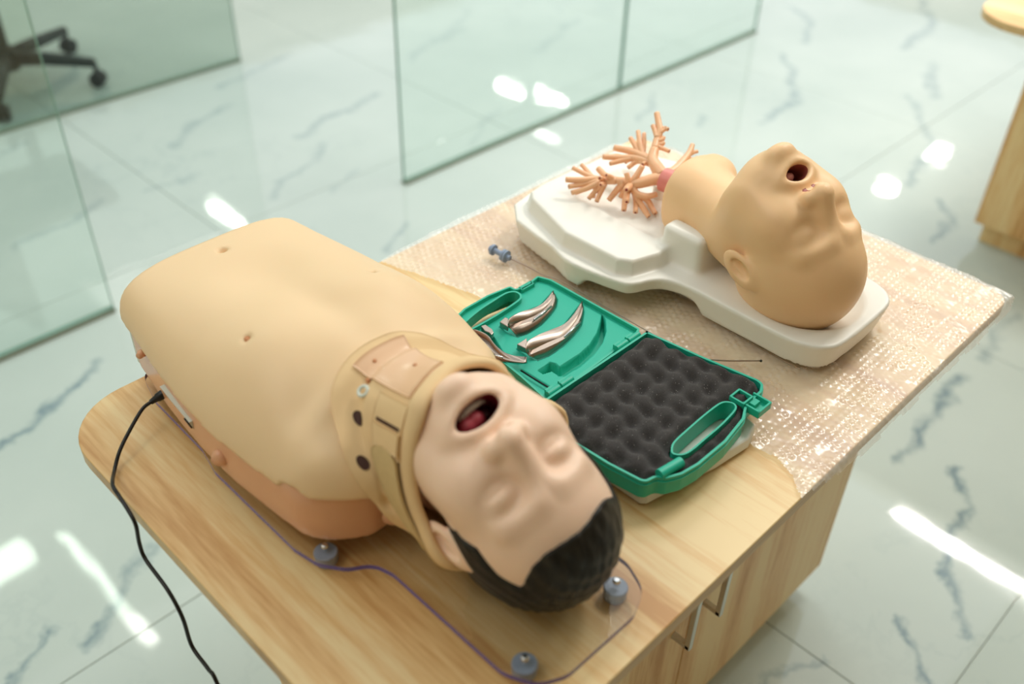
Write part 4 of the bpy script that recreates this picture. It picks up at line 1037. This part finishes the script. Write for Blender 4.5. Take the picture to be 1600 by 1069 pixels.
# latches
lx, ly, lz = T(1180, 636, .040)
bm = bmesh.new(); rz = .0
box(bm, (lx, ly, lz), (.013, .012, .0014), rz); box(bm, (lx + .012, ly, lz + .003), (.0014, .012, .005), rz); box(bm, (lx - .012, ly - .001, lz + .003), (.0014, .012, .005), rz); box(bm, (lx, ly - .0118, lz + .003), (.013, .0014, .005), rz); box(bm, (lx, ly + .002, lz + .004), (.006, .004, .003), rz)
o = from_bm('latch', bm, M_green, case); bevel(o, .0006)
lx, ly, lz = T(1158, 622, .047)
bm = bmesh.new(); box(bm, (lx - .009, ly, lz), (.0013, .009, .003)); box(bm, (lx + .009, ly, lz), (.0013, .009, .003)); box(bm, (lx, ly + .009, lz), (.010, .0013, .003)); box(bm, (lx, ly - .009, lz), (.010, .0013, .003)); o = from_bm('latch_catch', bm, M_green, case); bevel(o, .0005)
p0, p1 = np.array(T(1030, 742, .047)), np.array(T(1064, 722, .047))
o = mesh_obj('latch', *tube([p0, p1], .0062, 14), M_green, case, label='rounded latch cover'); autosmooth(o)
p0, p1 = np.array(T(*c7(530, 145), ZL)), np.array(T(*c7(640, 95), ZL))
bm = bmesh.new(); c_ = (p0 + p1) / 2; box(bm, (c_[0], c_[1] + .001, TT + ZL - .004), (.0115, .0008, .004)); box(bm, (c_[0], c_[1] - .006, TT + ZL - .004), (.0115, .0008, .004)); box(bm, (c_[0] - .011, c_[1] - .003, TT + ZL - .004), (.0008, .004, .004)); box(bm, (c_[0] + .011, c_[1] - .003, TT + ZL - .004), (.0008, .004, .004))
from_bm('latch_catch', bm, M_green, case)
# padded white pouch below the foam half
PO = ccw(np.array([T(*p, .010)[:2] for p in ((870, 690), (930, 735), (1000, 783), (1012, 783), (1060, 757), (1120, 727), (1170, 695), (1180, 672))] + [(.83, .44), (.82, .55), (.64, .55)]))
v, f = prism(offset_poly(PO, .002), TT + .0045, TT + .0195, PO); o = mesh_obj('padded_pouch', v, f, M_pouch, smooth=False); autosmooth(o, 30); bevel(o, .002, 2); tag(o, 'flat white pouch tucked beneath the foam half of the green case', 'pouch')

# ------------------------------------------------------------------ laryngoscope blades
def resamp(pts, n=26):
    P = catmull([(*p, 0) for p in pts], 10)[:, :2]; s = np.r_[0, np.cumsum(np.linalg.norm(np.diff(P, axis=0), axis=1))]; u = np.linspace(0, s[-1], n)
    return np.stack([np.interp(u, s, P[:, 0]), np.interp(u, s, P[:, 1])], 1)
def strip(lines, zs, th=.0011):
    """loft between pixel polylines, each at its own height above the table"""
    R_ = [resamp([c7(*p) for p in L]) for L in lines]; n = len(R_[0]); V = []; F = []
    rows = []
    for L, z in zip(R_, zs):
        zz = z if hasattr(z, '__len__') else [z, z]
        rows.append([T(px, py, zz[0] + (zz[-1] - zz[0]) * i / (n - 1)) for i, (px, py) in enumerate(L)])
    for r in rows: V += r
    for a in range(len(rows) - 1):
        for i in range(n - 1): F.append([a * n + i, a * n + i + 1, (a + 1) * n + i + 1, (a + 1) * n + i])
    return V, F
def blade(label, flange, fold, mid, low, hook, rod, name='laryngoscope_blade', ztop=.052, zf=.037, zm=.037, zl=.030, zend=.036):
    c = T(*c7(*fold[len(fold) // 2]), .03); t = thing(name, (c[0], c[1], TT + .028), label, 'laryngoscope blade', 'laryngoscope blades in the case lid')
    v, f = strip([flange, fold, mid, low], [(ztop, zend), (zf, zend - .002), (zm, zend - .002), (zl, zend - .003)]); o = mesh_obj('curved_spatula', v, f, M_steel, t); autosmooth(o, 22)
    m = o.modifiers.new('thick', 'SOLIDIFY'); m.thickness = .0012; m.offset = 0
    bm = bmesh.new(); pts = [Vector(T(*c7(*p), .033)) for p in hook]; vs = [bm.verts.new(p) for p in pts]; vt = [bm.verts.new(p + Vector((0, 0, .008))) for p in pts]; n = len(vs)
    bm.faces.new(vt); bm.faces.new(vs[::-1])
    for i in range(n): bm.faces.new([vs[i], vs[(i + 1) % n], vt[(i + 1) % n], vt[i]])
    o = from_bm('hook_base', bm, M_steel, t); bevel(o, .0008)
    P = [T(*c7(*rod[0]), zf + .002), T(*c7(*rod[1]), zend + .001)]; v, f = tube(P, [.0014, .0014], 10); mesh_obj('light_guide', v, f, M_screw, t)
    return t
blade('shorter curved steel laryngoscope blade nearest the lid handle corner', [(455, 425), (470, 375), (560, 325), (650, 300), (720, 260), (765, 210), (799, 165)],
      [(460, 440), (560, 398), (640, 368), (700, 335), (750, 290), (790, 235), (805, 190)], [(480, 460), (570, 420), (660, 392), (730, 350), (780, 290), (808, 235), (808, 192)],
      [(525, 515), (600, 492), (700, 428), (770, 355), (812, 295), (825, 240), (810, 190)], [(392, 440), (432, 405), (455, 412), (462, 455), (455, 478)], [(655, 388), (785, 285)])
blade('longer curved steel laryngoscope blade in the middle of the case lid', [(595, 615), (600, 558), (690, 500), (790, 460), (880, 420), (950, 350), (1018, 245)],
      [(598, 640), (700, 588), (790, 548), (880, 508), (950, 430), (1000, 350), (1022, 280)], [(615, 660), (720, 612), (810, 572), (900, 520), (965, 445), (1008, 365), (1024, 290)],
      [(680, 690), (770, 652), (870, 582), (950, 502), (1003, 432), (1022, 350), (1026, 285)], [(522, 610), (575, 577), (596, 562), (603, 620), (600, 648)], [(885, 518), (1005, 405)])
blade('steel laryngoscope blade turned the other way at the lower left of the case lid', [(190, 460), (260, 482), (310, 515), (350, 570), (420, 630), (500, 660), (597, 672)],
      [(195, 495), (260, 522), (305, 552), (345, 602), (400, 655), (480, 690), (597, 712)], [(190, 515), (245, 548), (290, 580), (335, 625), (400, 675), (480, 702), (590, 715)],
      [(150, 548), (180, 588), (240, 632), (330, 680), (430, 708), (500, 716), (560, 718)], [(250, 470), (285, 460), (335, 495), (347, 520), (330, 540), (312, 520), (280, 508)], [(330, 650), (415, 677)], ztop=.046, zend=.042)
v, f = tube([T(*c7(*p), .034) for p in ((553, 773), (655, 836), (745, 890), (758, 898), (766, 908))], .0011, 8); o = mesh_obj('hex_key', v, f, M_blacksteel); tag(o, 'thin black hex key lying in the case lid below the blades', 'tool')

# ------------------------------------------------------------------ stylet
st = thing('intubation_stylet', (.86, .85, TT), 'thin steel stylet with a blue-grey hub beside the white tray', 'stylet')
P = [T(797, 404, .014), T(825, 417, .013), T(850, 430, .012), (.868, .74, TT + .012), (.866, .62, TT + .012), (.868, .52, TT + .012), T(1121, 563, .014), T(1188, 564, .013)]
v, f = tube(catmull(P, 10), .0009, 8); mesh_obj('rod', v, f, M_steel, st)
v, f = ell_mesh(T(1189, 564, .013), (.0018, .0018, .0018), 12, 8); mesh_obj('ball_tip', v, f, M_charcoal, st)
a = np.array(T(797, 404, .015)); b = np.array(T(764, 387, .017)); d_ = (b - a) / np.linalg.norm(b - a); hb = []
for s0, s1, r in ((0, .006, .004), (.006, .009, .0095), (.010, .014, .0090), (.014, .030, .0042), (.030, .034, .0085), (.034, .038, .005)):
    hb.append(tube([a + d_ * s0, a + d_ * s1], r, 16))
v, f = join(hb); o = mesh_obj('hub', v, f, M_hub, st, label='blue-grey plastic hub'); autosmooth(o)

# ------------------------------------------------------------------ power cable
pc = thing('power_cable', (.25, .85, TT), 'thin black power cable plugged into the manikin and hanging off the table', 'cable')
A_ = [T(236, 628, .040), T(222, 640, .034), T(203, 672, .026), T(187, 705, .016), T(179, 735, .006)]
xh = TX0 - .005
B_ = [UX(176, 757, xh)] + [UX(px, py, xh - .002 - .01 * k / 8) for k, (px, py) in enumerate(((186, 775), (200, 797), (212, 820), (218, 850), (228, 875), (262, 922), (285, 965), (300, 1010), (325, 1045), (341, 1072)))]
last = np.array(B_[-1]); B_.append(tuple(last + [-.005, -.04, -.12])); B_.append((last[0] + .02, last[1] - .1, .004))
v, f = tube(catmull(A_ + B_, 8), .0022, 10); mesh_obj('cord', v, f, M_black, pc)
a = np.array(T(235, 629, .040)); b = np.array(T(262, 611, .046)); v, f = tube([a, a + (b - a) * .35, a + (b - a) * .4, a + (b - a) * .9, b], [.003, .0042, .0052, .0060, .0058], 14); o = mesh_obj('plug', v, f, M_black, pc, label='ribbed black barrel plug'); autosmooth(o)
